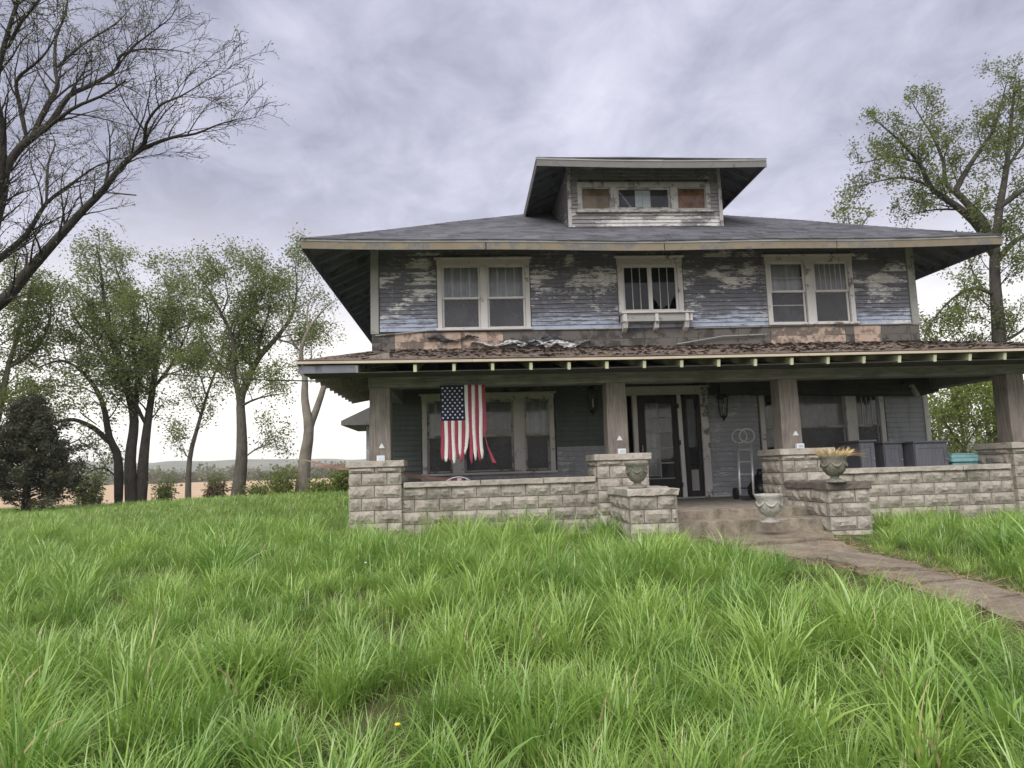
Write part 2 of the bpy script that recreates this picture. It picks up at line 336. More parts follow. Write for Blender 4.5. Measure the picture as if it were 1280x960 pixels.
# ------------------------------------------------------------------ ground, field, hills
def build_ground():
    rad = [0] + [1.2 * 1.085 ** k for k in range(92)]; nA = 180; v = []; f = []
    for r in rad:
        for j in range(nA):
            a = 2 * math.pi * j / nA; X, Y = r * math.sin(a), r * math.cos(a); v.append((X, Y, ground(X, Y)))
    for i in range(len(rad) - 1):
        for j in range(nA):
            a = i * nA + j; b = i * nA + (j + 1) % nA; f.append((a, b, b + nA, a + nA))
    o = bpy.data.objects.new('ground', np_mesh('ground', np.array(v), np.array(f), 'soil', smooth=True)); tag(place(o, None, (0, 0, 0)), kind='structure')
    m = MB(); nx, ny = 40, 40
    g = lambda i, j: (-330 + 430 * i / nx, 46 * (276 / 46) ** (j / ny))
    for j in range(ny + 1):
        for i in range(nx + 1): X, Y = g(i, j); m.v.append((X, Y, ground(X, Y) + .08))
    for j in range(ny):
        for i in range(nx): a = j * (nx + 1) + i; m.f.append((a, a + 1, a + nx + 2, a + nx + 1))
    tag(m.build('field', 'field_stubble', None, (0, 60, 0), True), kind='structure')
    m = MB(); nx, ny = 160, 14
    for j in range(ny + 1):
        for i in range(nx + 1):
            a = R(-75 + 150 * i / nx); d = 700 + 1500 * j / ny; X, Y = d * math.sin(a), d * math.cos(a)
            h = -9 + 62 * ss(700, 1900, d) * (.82 + .24 * mnoise.noise((a * 5, d * .0012, 2)) + .10 * mnoise.noise((a * 22, d * .003, 5)))
            m.v.append((X, Y, h))
    for j in range(ny):
        for i in range(nx): a = j * (nx + 1) + i; m.f.append((a, a + 1, a + nx + 2, a + nx + 1))
    tag(m.build('hills', 'hill_land', None, (0, 900, 0), True), kind='structure')
build_ground()

# ------------------------------------------------------------------ the house
WX0, WX1, WY = -1.95, 10.15, 14.6
FLOOR = .83
house = empty('farmhouse', (4.1, 14.6, .5), 'weathered two-storey farmhouse with peeling paint, dormer and stone porch', 'house')
HB = 24.6                                  # rear wall
def wall_cells(m, x0, x1, z0, z1, y0, y1, holes):
    xs = sorted({x0, x1, *[h[0] for h in holes], *[h[1] for h in holes]}); zs = sorted({z0, z1, *[h[2] for h in holes], *[h[3] for h in holes]})
    for i in range(len(xs) - 1):
        for j in range(len(zs) - 1):
            cx, cz = (xs[i] + xs[i+1]) / 2, (zs[j] + zs[j+1]) / 2
            if not any(h[0] < cx < h[1] and h[2] < cz < h[3] for h in holes): m.box(xs[i], xs[i+1], y0, y1, zs[j], zs[j+1])
H_UL, H_UM, H_UR = (-.47, 1.38, 4.55, 6.0), (3.46, 4.74, 4.86, 5.98), (6.78, 8.63, 4.55, 6.0)
H_LL, H_LR, H_D = (-.83, 1.80, 1.52, 3.05), (6.42, 9.05, 1.52, 3.05), (3.46, 5.10, FLOOR, 3.06)
m = MB(); wall_cells(m, WX0 + .02, WX1 - .02, .4, 6.55, WY, WY + .14, [H_UL, H_UM, H_UR, H_LL, H_LR, H_D])
front_wall = m.build('wall', 'sheathing_dark', house)
m = MB(); m.box(WX0 + .02, WX0 + .16, WY + .141, HB, .4, 6.45); m.build('wall', 'siding_upper', house)
side_holes = [(18.3, 19.0, 1.75, 2.85), (20.8, 21.7, 1.75, 2.85)]
m = MB(); ys = MB(); wall_cells(ys, WY + .141, HB, .4, 6.45, 0, .14, side_holes)
m.f = ys.f; m.v = [(WX1 - .16 + q[1], q[0], q[2]) for q in ys.v]
side_wall = m.build('wall', 'siding_porch', house)
m = MB(); m.box(WX0 + .161, WX1 - .161, HB - .14, HB, .4, 6.45); m.build('wall', 'siding_upper', house)
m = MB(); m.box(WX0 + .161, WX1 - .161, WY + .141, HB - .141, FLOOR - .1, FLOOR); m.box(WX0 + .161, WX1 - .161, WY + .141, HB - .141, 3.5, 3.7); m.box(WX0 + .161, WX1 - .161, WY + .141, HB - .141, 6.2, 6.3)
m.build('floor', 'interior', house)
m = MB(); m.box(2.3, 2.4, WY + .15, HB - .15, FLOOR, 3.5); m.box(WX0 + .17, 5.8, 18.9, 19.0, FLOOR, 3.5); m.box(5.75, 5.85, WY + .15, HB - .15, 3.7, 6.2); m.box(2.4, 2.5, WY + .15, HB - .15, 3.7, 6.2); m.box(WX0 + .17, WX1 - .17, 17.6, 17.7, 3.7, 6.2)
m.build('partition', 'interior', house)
for h in side_holes:
    m = MB(); y0, y1, z0, z1 = h; x = WX1 - .18; w = .05
    m.box(x, x + .2, y0, y1, z1 - w, z1 + .0); m.box(x, x + .2, y0, y1, z0, z0 + w); m.box(x, x + .2, y0, y0 + w, z0 + w, z1 - w); m.box(x, x + .2, y1 - w, y1, z0 + w, z1 - w)
    m.box(x + .05, x + .1, y0 + w, y1 - w, (z0 + z1) / 2 - .02, (z0 + z1) / 2 + .02)
    wn = m.build('window', 'trim_clean', house)
    MB().box(x + .11, x + .114, y0 + w, y1 - w, z0 + w, z1 - w).build('pane', 'glass', wn)

# clapboards: each board a piece
_cb = {}
def clap_mesh(L, ex, mat, var):
    k = (round(L, 3), round(ex, 3), mat, var)
    if k not in _cb:
        m = MB(); n = max(2, int(L / .35)); h = ex + .018; r = random.Random(hash((k[0], k[1], var)) & 0xffff)
        for i in range(n + 1):
            x = L * i / n; s = r.uniform(-.003, .003); t = r.uniform(-.0025, .0025)
            m.v += [(x, 0, s), (x, -.034 + t, s + .006), (x, -.006, h), (x, 0, h)]
        for i in range(n):
            a = 4 * i
            for q in range(4): m.f.append((a + q, a + (q + 1) % 4, a + 4 + (q + 1) % 4, a + 4 + q))
        m.f += [(0, 3, 2, 1), (4*n, 4*n+1, 4*n+2, 4*n+3)]
        _cb[k] = m.mesh('clapboard', mat)
    return _cb[k]
def siding(parent, x0, x1, z0, z1, y, ex, mat, yside=False, matf=None, drop=.0):
    n = int(math.ceil((z1 - z0) / ex - 1e-6)); L = x1 - x0
    for i in range(n):
        z = z0 + i * ex; mt = matf(z) if matf else mat
        if rng.random() < drop: continue
        me = clap_mesh(L, ex, mt, rng.randrange(3))
        share('clapboard', me, parent, (x0 + .002, y - rng.uniform(0, .003), z) if not yside else (y + rng.uniform(0, .003), x0, z), (rng.gauss(0, .012), rng.gauss(0, .0012), R(90) if yside else 0))
EX = .0925
U = 'siding_upper'
for a, b in ((WX0 + .19, -.56), (1.47, 3.36), (4.84, 6.69), (8.72, WX1 - .19)): siding(front_wall, a, b, 4.5, 6.14, WY, EX, U)
siding(front_wall, 3.36, 4.84, 4.5, 4.58, WY, EX, U)
for a, b in ((WX0 + .19, 1.47), (1.475, 4.84), (4.845, 6.69), (6.695, WX1 - .19)): siding(front_wall, a, b, 4.5 + 18 * EX, 6.42, WY, EX, U)
EL = .105
siding(front_wall, WX0 + .19, -.93, FLOOR, 3.25, WY, EL, 'siding_porch', matf=lambda z: 'siding_green')
siding(front_wall, 1.91, 3.37, FLOOR, 3.25, WY, EL, '', matf=lambda z: 'siding_green' if z > 1.98 else 'siding_porch')
siding(front_wall, 5.21, 6.30, FLOOR, 3.25, WY, EL, 'siding_porch')
siding(front_wall, 9.17, WX1 - .12, FLOOR, 3.25, WY, EL, 'siding_porch')
siding(front_wall, -.93, 1.91, FLOOR, 1.36, WY, EL, 'siding_porch'); siding(front_wall, 6.30, 9.17, FLOOR, 1.36, WY, EL, 'siding_porch')
MB().box(3.02, 3.36, WY - .026, WY - .022, 1.93, 2.03).build('paint_patch', 'blue_paint', front_wall)
for X in (WX0, WX1 - .17):
    MB().box(X, X + .17, WY - .045, WY + .0, 4.46, 6.5).build('corner_board', 'trim_grey', house, bevel=.006)
MB().box(WX0, WX0 + .17, WY - .045, WY, FLOOR, 3.28).build('corner_board', 'trim_grey', house, bevel=.006)
MB().box(WX1 - .11, WX1, WY - .045, WY, FLOOR, 3.28).build('corner_board', 'trim_clean', house, bevel=.006)

# strip of exposed boards between the porch roof and the upper siding
edges = [WX0 + .02, -1.72, -1.45, -.05, .85, 1.6, 2.7, 3.9, 5.1, 6.0, 6.72, 8.42, 8.62, 9.25, 9.92, WX1 - .01]
for i in range(len(edges) - 1):
    a, b = edges[i], edges[i + 1]
    tan = (i in (2, 3)) or i in (10, 12)
    for (z0, z1) in ((4.07, 4.27), (4.275, 4.47)):
        mt = ('sheathing' if tan or (i in (4, 5) and z0 < 4.2 and False) else 'sheathing_dark')
        if i == 10: mt = 'trim_grey' if False else 'sheathing'
        MB().box(a + .004, b - .004, WY - .022 - rng.random() * .01, WY, z0, z1).build('sheathing_board', mt, house)
def flap(pts_fn, name, mat, nx=26, ny=5, seed=1):
    r = random.Random(seed); m = MB()
    for j in range(ny + 1):
        for i in range(nx + 1): m.v.append(pts_fn(i / nx, j / ny, r))
    for j in range(ny):
        for i in range(nx): a = j * (nx + 1) + i; m.f.append((a, a + 1, a + nx + 2, a + nx + 1))
    o = m.build(name, mat, house, smooth=False); s = o.modifiers.new('s', 'SOLIDIFY'); s.thickness = .004; return o
def torn(x0, x1, zc, seed):
    def fn(u, v, r):
        x = x0 + (x1 - x0) * u + r.uniform(-.03, .03)
        zz = zc + .05 * math.sin(u * 9 + seed) + (v - .5) * (.10 + .08 * math.sin(u * 7 + seed * 2)) * math.sin(math.pi * min(1, u * 1.02)) + r.uniform(-.012, .012)
        return (x, WY - .05 - .10 * v * (1 - v) * 4 * r.random() - .05 * (1 - v) , zz)
    return fn
flap(torn(.15, 1.35, 4.20, 1.0), 'torn_paper', 'paper', seed=3); flap(torn(1.0, 2.35, 4.27, 2.2), 'torn_felt', 'felt', seed=5)
flap(torn(1.15, 2.0, 4.20, 4.0), 'torn_paper', 'paper', seed=8); flap(torn(1.55, 2.7, 4.19, 5.1), 'torn_paper', 'paper', seed=11); flap(torn(-.75, .3, 4.33, .3), 'torn_felt', 'felt', seed=15)
m = MB(); m.tube([(WX0 + .1, WY - .06, 4.42), (-.6, WY - .07, 4.52), (1.6, WY - .05, 4.495), (3.4, WY - .06, 4.49)], .014, 5); m.build('flashing_strip', 'trim_grey', house)
m = MB(); m.tube([(4.6, WY - .08, 4.12), (5.6, WY - .1, 4.27), (6.6, WY - .09, 4.30)], .014, 5); m.tube([(5.0, WY - .06, 4.47), (7.0, WY - .05, 4.485), (WX1, WY - .05, 4.49)], .012, 5); m.build('flashing_strip', 'trim_grey', house)

def frame_box(m, x0, x1, z0, z1, y0, y1, w):
    m.box(x0, x0 + w, y0, y1, z0, z1); m.box(x1 - w, x1, y0, y1, z0, z1); m.box(x0 + w, x1 - w, y0, y1, z1 - w, z1); m.box(x0 + w, x1 - w, y0, y1, z0, z0 + w)
def curtain_mesh(x0, x1, z0, z1, y, seed, amp=.02):
    m = MB(); n = max(8, int((x1 - x0) / .025)); r = random.Random(seed); ph = r.uniform(0, 6)
    for i in range(n + 1):
        x = x0 + (x1 - x0) * i / n; d = amp * math.sin(i * 1.15 + ph) + amp * .5 * math.sin(i * .47 + ph * 2)
        m.v += [(x, y + d, z0), (x, y + d * .6, z1)]
    for i in range(n): m.f.append((2*i, 2*i+2, 2*i+3, 2*i+1))
    return m
def window(x0, x1, z0, z1, units, rail, head=.16, cas=.10, name='window', casing='trim', sash='trim_clean', mull=.15, spec=None, sill=True):
    """outer casing x0..x1, z0..z1 on the front wall; units = relative widths"""
    m = MB(); yf = WY - .05
    m.box(x0, x0 + cas, yf, WY + .02, z0, z1 - head); m.box(x1 - cas, x1, yf, WY + .02, z0, z1 - head)
    m.box(x0 - .01, x1 + .01, yf - .004, WY + .02, z1 - head, z1 - .035)
    w = m.build('window', casing, house, bevel=.006)
    MB().box(x0 - .06, x1 + .06, yf - .05, WY, z1 - .034, z1).build('crown', casing, w, bevel=.008)
    if sill: MB().box(x0 - .03, x1 + .03, yf - .06, WY + .02, z0 - .05, z0 - .002).build('sill', casing, w, bevel=.008)
    tot = sum(units); inner = (x1 - x0) - 2 * cas - mull * (len(units) - 1); x = x0 + cas
    for i, u in enumerate(units):
        wd = inner * u / tot; a, b = x, x + wd; sp = (spec or [{}] * 9)[i]
        if i: MB().box(a - mull + .001, a - .001, yf - .002, WY + .02, z0, z1 - head).build('mullion', casing, w, bevel=.006)
        top = z1 - head; fw = .045; zr = z0 + (top - z0) * sp.get('rail', rail)
        s = MB(); frame_box(s, a, b, zr - .02, top - .001, WY - .005, WY + .03, fw); su = s.build('sash', sash, w, bevel=.004)
        s = MB(); frame_box(s, a, b, z0 + .001, zr + .02, WY + .035, WY + .07, fw); sl = s.build('sash', sp.get('lsash', sash), w, bevel=.004)
        MB().box(a + fw, b - fw, WY + .010, WY + .014, zr + .025, top - fw).build('pane', sp.get('ug', 'glass'), w)
        MB().box(a + fw, b - fw, WY + .050, WY + .054, z0 + fw, zr - .025).build('pane', sp.get('lg', 'screen'), w)
        nv = sp.get('muntins', 3)
        for k in range(nv):
            xx = a + fw + (b - a - 2 * fw) * (k + 1) / (nv + 1)
            MB().box(xx - .009, xx + .009, WY + .0, WY + .009, zr + .025, top - fw).build('muntin', 'lead', w)
        for hz in sp.get('hbars', ()):
            zz = z0 + (top - z0) * hz; yy = WY + (0.0 if zz > zr else .04); MB().box(a + fw, b - fw, yy, yy + .008, zz - .009, zz + .009).build('muntin', 'lead', w)
        cu = sp.get('curtain', ('curtain', zr))
        if cu: curtain_mesh(a + .0, b - .0, max(z0 + .05, cu[1]), top, WY + .17, int(x * 100) + i).build('curtain', cu[0], w)
        x = b + mull
    return w
window(-.54, 1.45, 4.55, 6.10, [1, 1], .48, spec=[{'curtain': ('curtain', 4.6)}, {'curtain': ('curtain', 4.6)}])
window(6.70, 8.70, 4.55, 6.10, [1, 1], .52, mull=.2, spec=[{'muntins': 1, 'hbars': (.74, .3), 'curtain': ('curtain', 4.6)}, {'muntins': 5, 'lg': 'glass', 'ug': 'dusty_glass'}])
window(-.90, 1.87, 1.50, 3.16, [.52, 1.04, .52], .50, casing='trim', sash='trim_worn', mull=.24, head=.15, spec=[{'muntins': 2}, {'muntins': 0, 'ug': 'dusty_glass', 'curtain': ('curtain', 2.4)}, {'muntins': 2}])
window(6.34, 9.13, 1.50, 3.16, [.52, 1.04, .52], .50, casing='trim', sash='trim_grey', mull=.24, head=.15, spec=[{'muntins': 0, 'ug': 'glass', 'lg': 'glass', 'curtain': None}, {'muntins': 0, 'lg': 'screen', 'ug': 'dusty_glass', 'curtain': None}, {'muntins': 3, 'ug': 'glass', 'curtain': None}])
# curtain half drawn in the right window
curtain_mesh(7.30, 7.95, 2.2, 3.0, WY + .3, 77).build('curtain', 'curtain', house)

# upper middle casement pair with window box
def mid_window():
    x0, x1, z0, z1 = 3.38, 4.82, 4.84, 6.10; yf = WY - .05
    m = MB(); m.box(x0, x0 + .11, yf, WY + .02, z0, z1 - .2); m.box(x1 - .11, x1, yf, WY + .02, z0, z1 - .2); m.box(x0 - .01, x1 + .01, yf - .004, WY + .02, z1 - .2, z1 - .035)
    w = m.build('window', 'trim', house, bevel=.006)
    MB().box(x0 - .06, x1 + .06, yf - .05, WY, z1 - .034, z1).build('crown', 'trim', w, bevel=.008)
    a, b, c = x0 + .11, x1 - .11, (x0 + x1) / 2
    for k, (p, q) in enumerate(((a, c - .001), (c + .001, b))):
        s = MB(); frame_box(s, p, q, z0 + .03, z1 - .201, WY - .002, WY + .035, .045); s.build('sash', 'trim_clean', w, bevel=.004)
        for j in range(2):
            xx = p + .045 + (q - p - .09) * (j + 1) / 3; MB().box(xx - .008, xx + .008, WY + .005, WY + .014, z0 + .075, z1 - .246).build('muntin', 'lead', w)
        if k == 0: MB().box(p + .045, q - .045, WY + .016, WY + .02, z0 + .075, z1 - .246).build('pane', 'clear_glass', w)
        else:
            z2, z3 = z0 + .075, z1 - .246; s = MB(); X = lambda u: p + .045 + (q - p - .09) * u; y = WY + .018; s.v = [(X(u), y, zz) for u, zz in ((0, z2 + .26), (.12, z2 + .19), (.34, z2), (.55, z2 + .08), (.72, z2 + .07), (.84, z2 + .2), (1, z2 + .33), (1, z3), (0, z3))]; s.f = [tuple(range(9))]
            o = s.build('pane', 'clear_glass', w); o.modifiers.new('s', 'SOLIDIFY').thickness = .003
    MB().box(x0 + .05, x1 - .05, yf - .04, WY + .06, z0 - .02, z0 + .028).build('sill', 'trim', w, bevel=.006)
    bx = MB(); bx.box(3.37, 4.95, yf - .26, WY - .025, 4.77, 4.805).f; b0 = bx.build('window_box', 'trim', house, bevel=.006)
    MB().box(3.42, 4.90, yf - .20, yf - .17, 4.60, 4.769).build('front_board', 'trim_grey', b0, bevel=.005); MB().box(3.42, 4.90, yf - .169, WY - .025, 4.60, 4.63).build('bottom_board', 'trim_grey', b0)
    MB().box(3.40, 3.45, yf - .215, WY - .025, 4.60, 4.768).build('end_board', 'trim', b0); MB().box(4.87, 4.92, yf - .215, WY - .025, 4.60, 4.768).build('end_board', 'trim', b0)
    for X in (3.42, 4.10, 4.76):
        MB().box(X, X + .07, yf - .235, yf - .205, 4.595, 4.768).build('batten', 'trim', b0)
        br = MB(); y0 = yf - .19; br.hexa([(X, y0 + .06, 4.47), (X + .10, y0 + .06, 4.47), (X + .10, WY - .025, 4.40), (X, WY - .025, 4.40), (X, y0, 4.599), (X + .10, y0, 4.599), (X + .10, WY - .025, 4.599), (X, WY - .025, 4.599)]); br.build('bracket', 'trim', b0, bevel=.008)
mid_window()

# front door unit
def door_unit():
    yf = WY - .05; zb = FLOOR; m = MB()
    m.box(3.40, 3.44, yf, WY + .02, zb, 3.03); m.box(5.04, 5.20, yf, WY + .02, zb, 3.03); m.box(3.36, 5.22, yf - .004, WY + .02, 3.031, 3.18)
    d = m.build('door_frame', 'trim', house, bevel=.006)
    MB().box(3.33, 5.26, yf - .05, WY, 3.181, 3.215).build('crown', 'trim', d, bevel=.006)
    MB().box(3.44, 5.04, yf - .08, WY + .1, zb - .02, zb + .025).build('threshold', 'trim_grey', d, bevel=.006)
    MB().box(3.565, 3.66, yf + .01, WY + .08, zb + .026, 3.03).build('jamb', 'trim_clean', d, bevel=.004)
    j = MB(); j.hexa([(4.555, yf, zb + .026), (4.645, yf, zb + .026), (4.645, WY + .06, zb + .026), (4.555, WY + .06, zb + .026), (4.53, yf, 3.03), (4.615, yf, 3.03), (4.615, WY + .06, 3.03), (4.53, WY + .06, 3.03)]); j.build('jamb', 'trim_clean', d)
    # storm door
    x0, x1, z0, z1, y0, y1 = 3.665, 4.535, zb + .03, 3.02, WY - .03, WY + .01
    s = MB(); s.box(x0, x0 + .16, y0, y1, z0, z1); s.box(x1 - .13, x1, y0, y1, z0, z1); s.box(x0 + .16, x1 - .13, y0, y1, z1 - .16, z1); s.box(x0 + .16, x1 - .13, y0, y1, z0, z0 + .40)
    dr = s.build('door', 'door_wood', house, bevel=.005)
    gx0, gx1, gz0, gz1 = x0 + .16, x1 - .13, z0 + .40, z1 - .16; n = 5; h = (gz1 - gz0) / n
    for k in range(1, n): MB().box(gx0, gx1, y0 + .004, y1 - .004, gz0 + k * h - .014, gz0 + k * h + .014).build('muntin', 'trim_grey', dr)
    MB().box(gx0, gx1, y0 - .004, y0 - .001, gz0 - .012, gz0 + .008).build('muntin', 'trim_grey', dr)
    for k in range(n):
        MB().box((gx0 + gx1) / 2 - .008, (gx0 + gx1) / 2 + .008, y0 + .006, y1 - .006, gz0 + k * h + .015, gz0 + (k + 1) * h - .015).build('muntin', 'lead', dr)
        for (a, b) in ((gx0, (gx0 + gx1) / 2 - .009), ((gx0 + gx1) / 2 + .009, gx1)): MB().box(a, b, WY - .012, WY - .009, gz0 + k * h + .015, gz0 + (k + 1) * h - .015).build('pane', 'dusty_glass' if k > 2 else 'glass', dr)
    for zz in (1.12, 2.0, 2.78): MB().box(x1 - .02, x1 + .03, y0 - .03, y0 - .002, zz - .05, zz + .05).build('hinge', 'black_metal', dr)
    m = MB(); m.tube([(x0 + .06, y0 - .06, 1.86), (x0 + .06, y0 - .06, 1.96)], .012, 8); m.box(x0 + .045, x0 + .075, y0 - .06, y0, 1.84, 1.87); m.build('handle', 'lead', dr)
    # sidelight
    s = MB(); frame_box(s, 4.66, 5.035, zb + .03, 3.02, WY - .01, WY + .03, .085); s.box(4.745, 4.95, WY - .008, WY + .02, zb + .115, 1.48); sl = s.build('sidelight', 'door_wood', house)
    MB().box(4.745, 4.95, WY + .008, WY + .012, 1.481, 2.935).build('pane', 'glass', sl)
    curtain_mesh(4.70, 4.98, 1.9, 3.0, WY + .2, 5).build('curtain', 'curtain', sl); MB().box(4.77, 4.925, WY - .016, WY - .0085, zb + .15, 1.42).build('panel', 'trim_grey', sl)
    curtain_mesh(3.75, 4.2, 1.3, 2.9, WY + .35, 9).build('curtain', 'curtain', dr)
door_unit()

# ---------------- roofs
def shingles(corners, rows_w, course, tab, mat, parent, seed=1, lift=.012, fn=None, jit=.25):
    """corners: eave-left, eave-right, top-right, top-left of one roof plane"""
    a, b, c, d = [Vector(p) for p in corners]; r = random.Random(seed)
    eu = (b - a).normalized(); nrm = eu.cross(d - a).normalized(); up = nrm.cross(eu)
    if nrm.z < 0: nrm = -nrm
    if up.z < 0: up = -up
    H = (d - a).dot(up); nr = int(H / course); V = []; Fc = []; A = []
    for i in range(nr):
        t = (i * course) / H; lft = (d - a).dot(eu) * t; rgt = (b - a).length + (c - b).dot(eu) * t; x = lft - r.uniform(0, tab)
        while x < rgt:
            w = tab * (1 + r.uniform(-jit, jit)); x0, x1 = max(lft, x + .004), min(rgt, x + w - .004); x += w
            if x1 - x0 < .03: continue
            s0 = i * course - r.uniform(0, .012); s1 = (i + 1.25) * course; l0 = lift * r.uniform(.7, 1.5); l1 = .003; rv = r.random(); k = len(V)
            t1 = min(1, s1 / H); s1 = t1 * H; lf1 = (d - a).dot(eu) * t1; rg1 = (b - a).length + (c - b).dot(eu) * t1; y1, y0 = min(max(x1, lf1), max(rg1, lf1)), max(min(x0, rg1), min(lf1, rg1))
            for (xx, sv, l) in ((x0, s0, 0), (x1, s0, 0), (x0, s0, l0), (x1, s0, l0), (y1, s1, l1), (y0, s1, l1)):
                p = a + eu * xx + up * sv + nrm * l; V.append(fn(p) if fn else p); A.append(rv)
            Fc += [(k, k+1, k+3, k+2), (k+2, k+3, k+4, k+5)]
    o = bpy.data.objects.new('shingles', np_mesh('shingles', np.array([tuple(v) for v in V]), np.array(Fc), mat, {'rnd': A}))
    o['kind'] = 'stuff'
    oo = WL[parent.name]; o.data.transform(Matrix.Translation(-oo)); place(o, parent, oo); return o
def sag(p):
    p = Vector(p); u = min(1, max(0, (p.x + 3.15) / 14.45)); k = max(0, 1 - max(0, p.y - 13.3) / 3)
    p.z -= .075 * math.sin(math.pi * u) * k + .05 * u * k + .012 * math.sin(u * 17) * k; return p
EVX0, EVX1, EVY, EVZ, PITCH = -3.13, 11.33, 13.38, 6.15, .475
EBY = HB + 1.2; run = (EBY - EVY) / 2; ridge_z = EVZ + run * PITCH
P00, P10, P11, P01 = Vector((EVX0, EVY, EVZ)), Vector((EVX1, EVY, EVZ)), Vector((EVX1, EBY, EVZ)), Vector((EVX0, EBY, EVZ))
RA, RB = Vector((EVX0 + run, EVY + run, ridge_z)), Vector((EVX1 - run, EVY + run, ridge_z))
def hip_solid(p00, p10, p11, p01, ra, rb, th, fn=lambda p: p, sub=24):
    m = MB()
    def grid(a, b, c, d):                    # a-b eave, d-c top
        for off in (0, -th):
            base = len(m.v)
            for j in range(9):
                for i in range(sub + 1):
                    p = (a.lerp(b, i / sub)).lerp(d.lerp(c, i / sub), j / 8); p = Vector(fn(p)); p.z += off; m.v.append(tuple(p))
            for j in range(8):
                for i in range(sub):
                    q = base + j * (sub + 1) + i; m.f.append((q, q + 1, q + sub + 2, q + sub + 1) if off == 0 else (q + sub + 1, q + sub + 2, q + 1, q))
    grid(p00, p10, rb, ra); grid(p10, p11, rb, rb); grid(p11, p01, ra, rb); grid(p01, p00, ra, ra); return m
roof = hip_solid(P00, P10, P11, P01, RA, RB, .035, sag).build('roof', 'soffit', house)
shingles((P00 + Vector((0, -.03, 0)), P10 + Vector((0, -.03, 0)), RB, RA), 0, .14, .32, 'shingle', roof, 2, .010, sag)
shingles((P10, P11, RB, RB), 0, .14, .32, 'shingle', roof, 3, .004, sag); shingles((P01, P00, RA, RA), 0, .14, .32, 'shingle', roof, 4, .004, sag); shingles((P11, P01, RA, RB), 0, .16, .4, 'shingle', roof, 5, .004)
for a, b in ((P00, RA), (P10, RB)):             # hip cap shingles
    m = MB(); n = 46; d = (b - a) / n
    for i in range(n):
        p, q = sag(a + d * i), sag(a + d * (i + 1.2)); sd = Vector((d.y, -d.x, 0)).normalized() * .10; z0, z1 = Vector((0, 0, .013)), Vector((0, 0, .009)); dn = Vector((0, 0, -.035))
        m.quad(p + z0, p + sd + z0 + dn, q + sd + z1 + dn, q + z1); m.quad(p - sd + z0 + dn, p + z0, q + z1, q - sd + z1 + dn)
    me = m.mesh('hip_caps', 'shingle', WL[roof.name]); at = me.attributes.new('rnd', 'FLOAT', 'POINT'); at.data.foreach_set('value', [rng.random() for _ in me.vertices]); o = share('hip_caps', me, roof, WL[roof.name]); o['kind'] = 'stuff'
def fascia_run(a, b, inward, zt, h, mats, parent, fn, n=30, split=5):
    """two strips: metal edge and wooden fascia board, split into boards"""
    a, b, inward = Vector(a), Vector(b), Vector(inward)
    for (t0, t1, off, mt, nm) in ((zt, zt - .045, -.012, mats[0], 'drip_edge'), (zt - .047, zt - h, 0, mats[1], 'fascia')):
        pieces = 1 if nm == 'drip_edge' else split
        for k in range(pieces):
            m = MB(); k0, k1 = k / pieces, (k + 1) / pieces
            for i in range(n // pieces + 1):
                u = k0 + (k1 - k0) * i / (n // pieces); u = min(max(u, k0 + .0006), k1 - .0006); p = a.lerp(b, u); w = inward * off
                for (z, io) in ((t1, 0), (t1, .03), (t0, .03), (t0, 0)):
                    q = fn(p + w + inward * io); m.v.append((q.x, q.y, q.z + z))
            for i in range(n // pieces):
                c = 4 * i
                for j in range(4): m.f.append((c + j, c + (j + 1) % 4, c + 4 + (j + 1) % 4, c + 4 + j))
            e = len(m.v) - 4; m.f += [(3, 2, 1, 0), (e, e + 1, e + 2, e + 3)]
            m.build(nm, mt, parent)
fascia_run(P00, P10, (0, 1, 0), .0, .195, ('eave_edge', 'fascia'), roof, sag, 60, 4)
fascia_run(P00 + Vector((0, .031, 0)), P01, (1, 0, 0), .0, .215, ('eave_edge', 'soffit'), roof, sag, 10, 2); fascia_run(P10 + Vector((0, .031, 0)), P11, (-1, 0, 0), .0, .215, ('eave_edge', 'soffit'), roof, sag, 10, 2)
def rafters(edge, parent, mat='soffit', w=.05, h=.13):
    for (x, y, ix, iy, L) in edge:
        a, b = sag(Vector((x + ix * .04, y + iy * .04, EVZ + .04 * PITCH - .11))), sag(Vector((x + ix * L, y + iy * L, EVZ + L * PITCH - .11)))
        MB().bar(a, b, w, h).build('rafter', mat, parent)
rafters([(EVX0, y, 1, 0, 1.25) for y in np.arange(EVY + 1.2, EBY - 1, .61)] + [(EVX1, y, -1, 0, 1.25) for y in np.arange(EVY + 1.2, EBY - 1, .61)] + [(x, EVY, 0, 1, 1.2) for x in np.arange(EVX0 + 1.25, EVX1 - 1, .61)], roof)
for a, dx in ((P00, 1), (P10, -1)): MB().bar(sag(a + Vector((dx * .06, .06, -.10))), sag(a + Vector((dx * 1.3, 1.3, 1.3 * PITCH - .10))), .06, .14).build('rafter', 'soffit', roof)

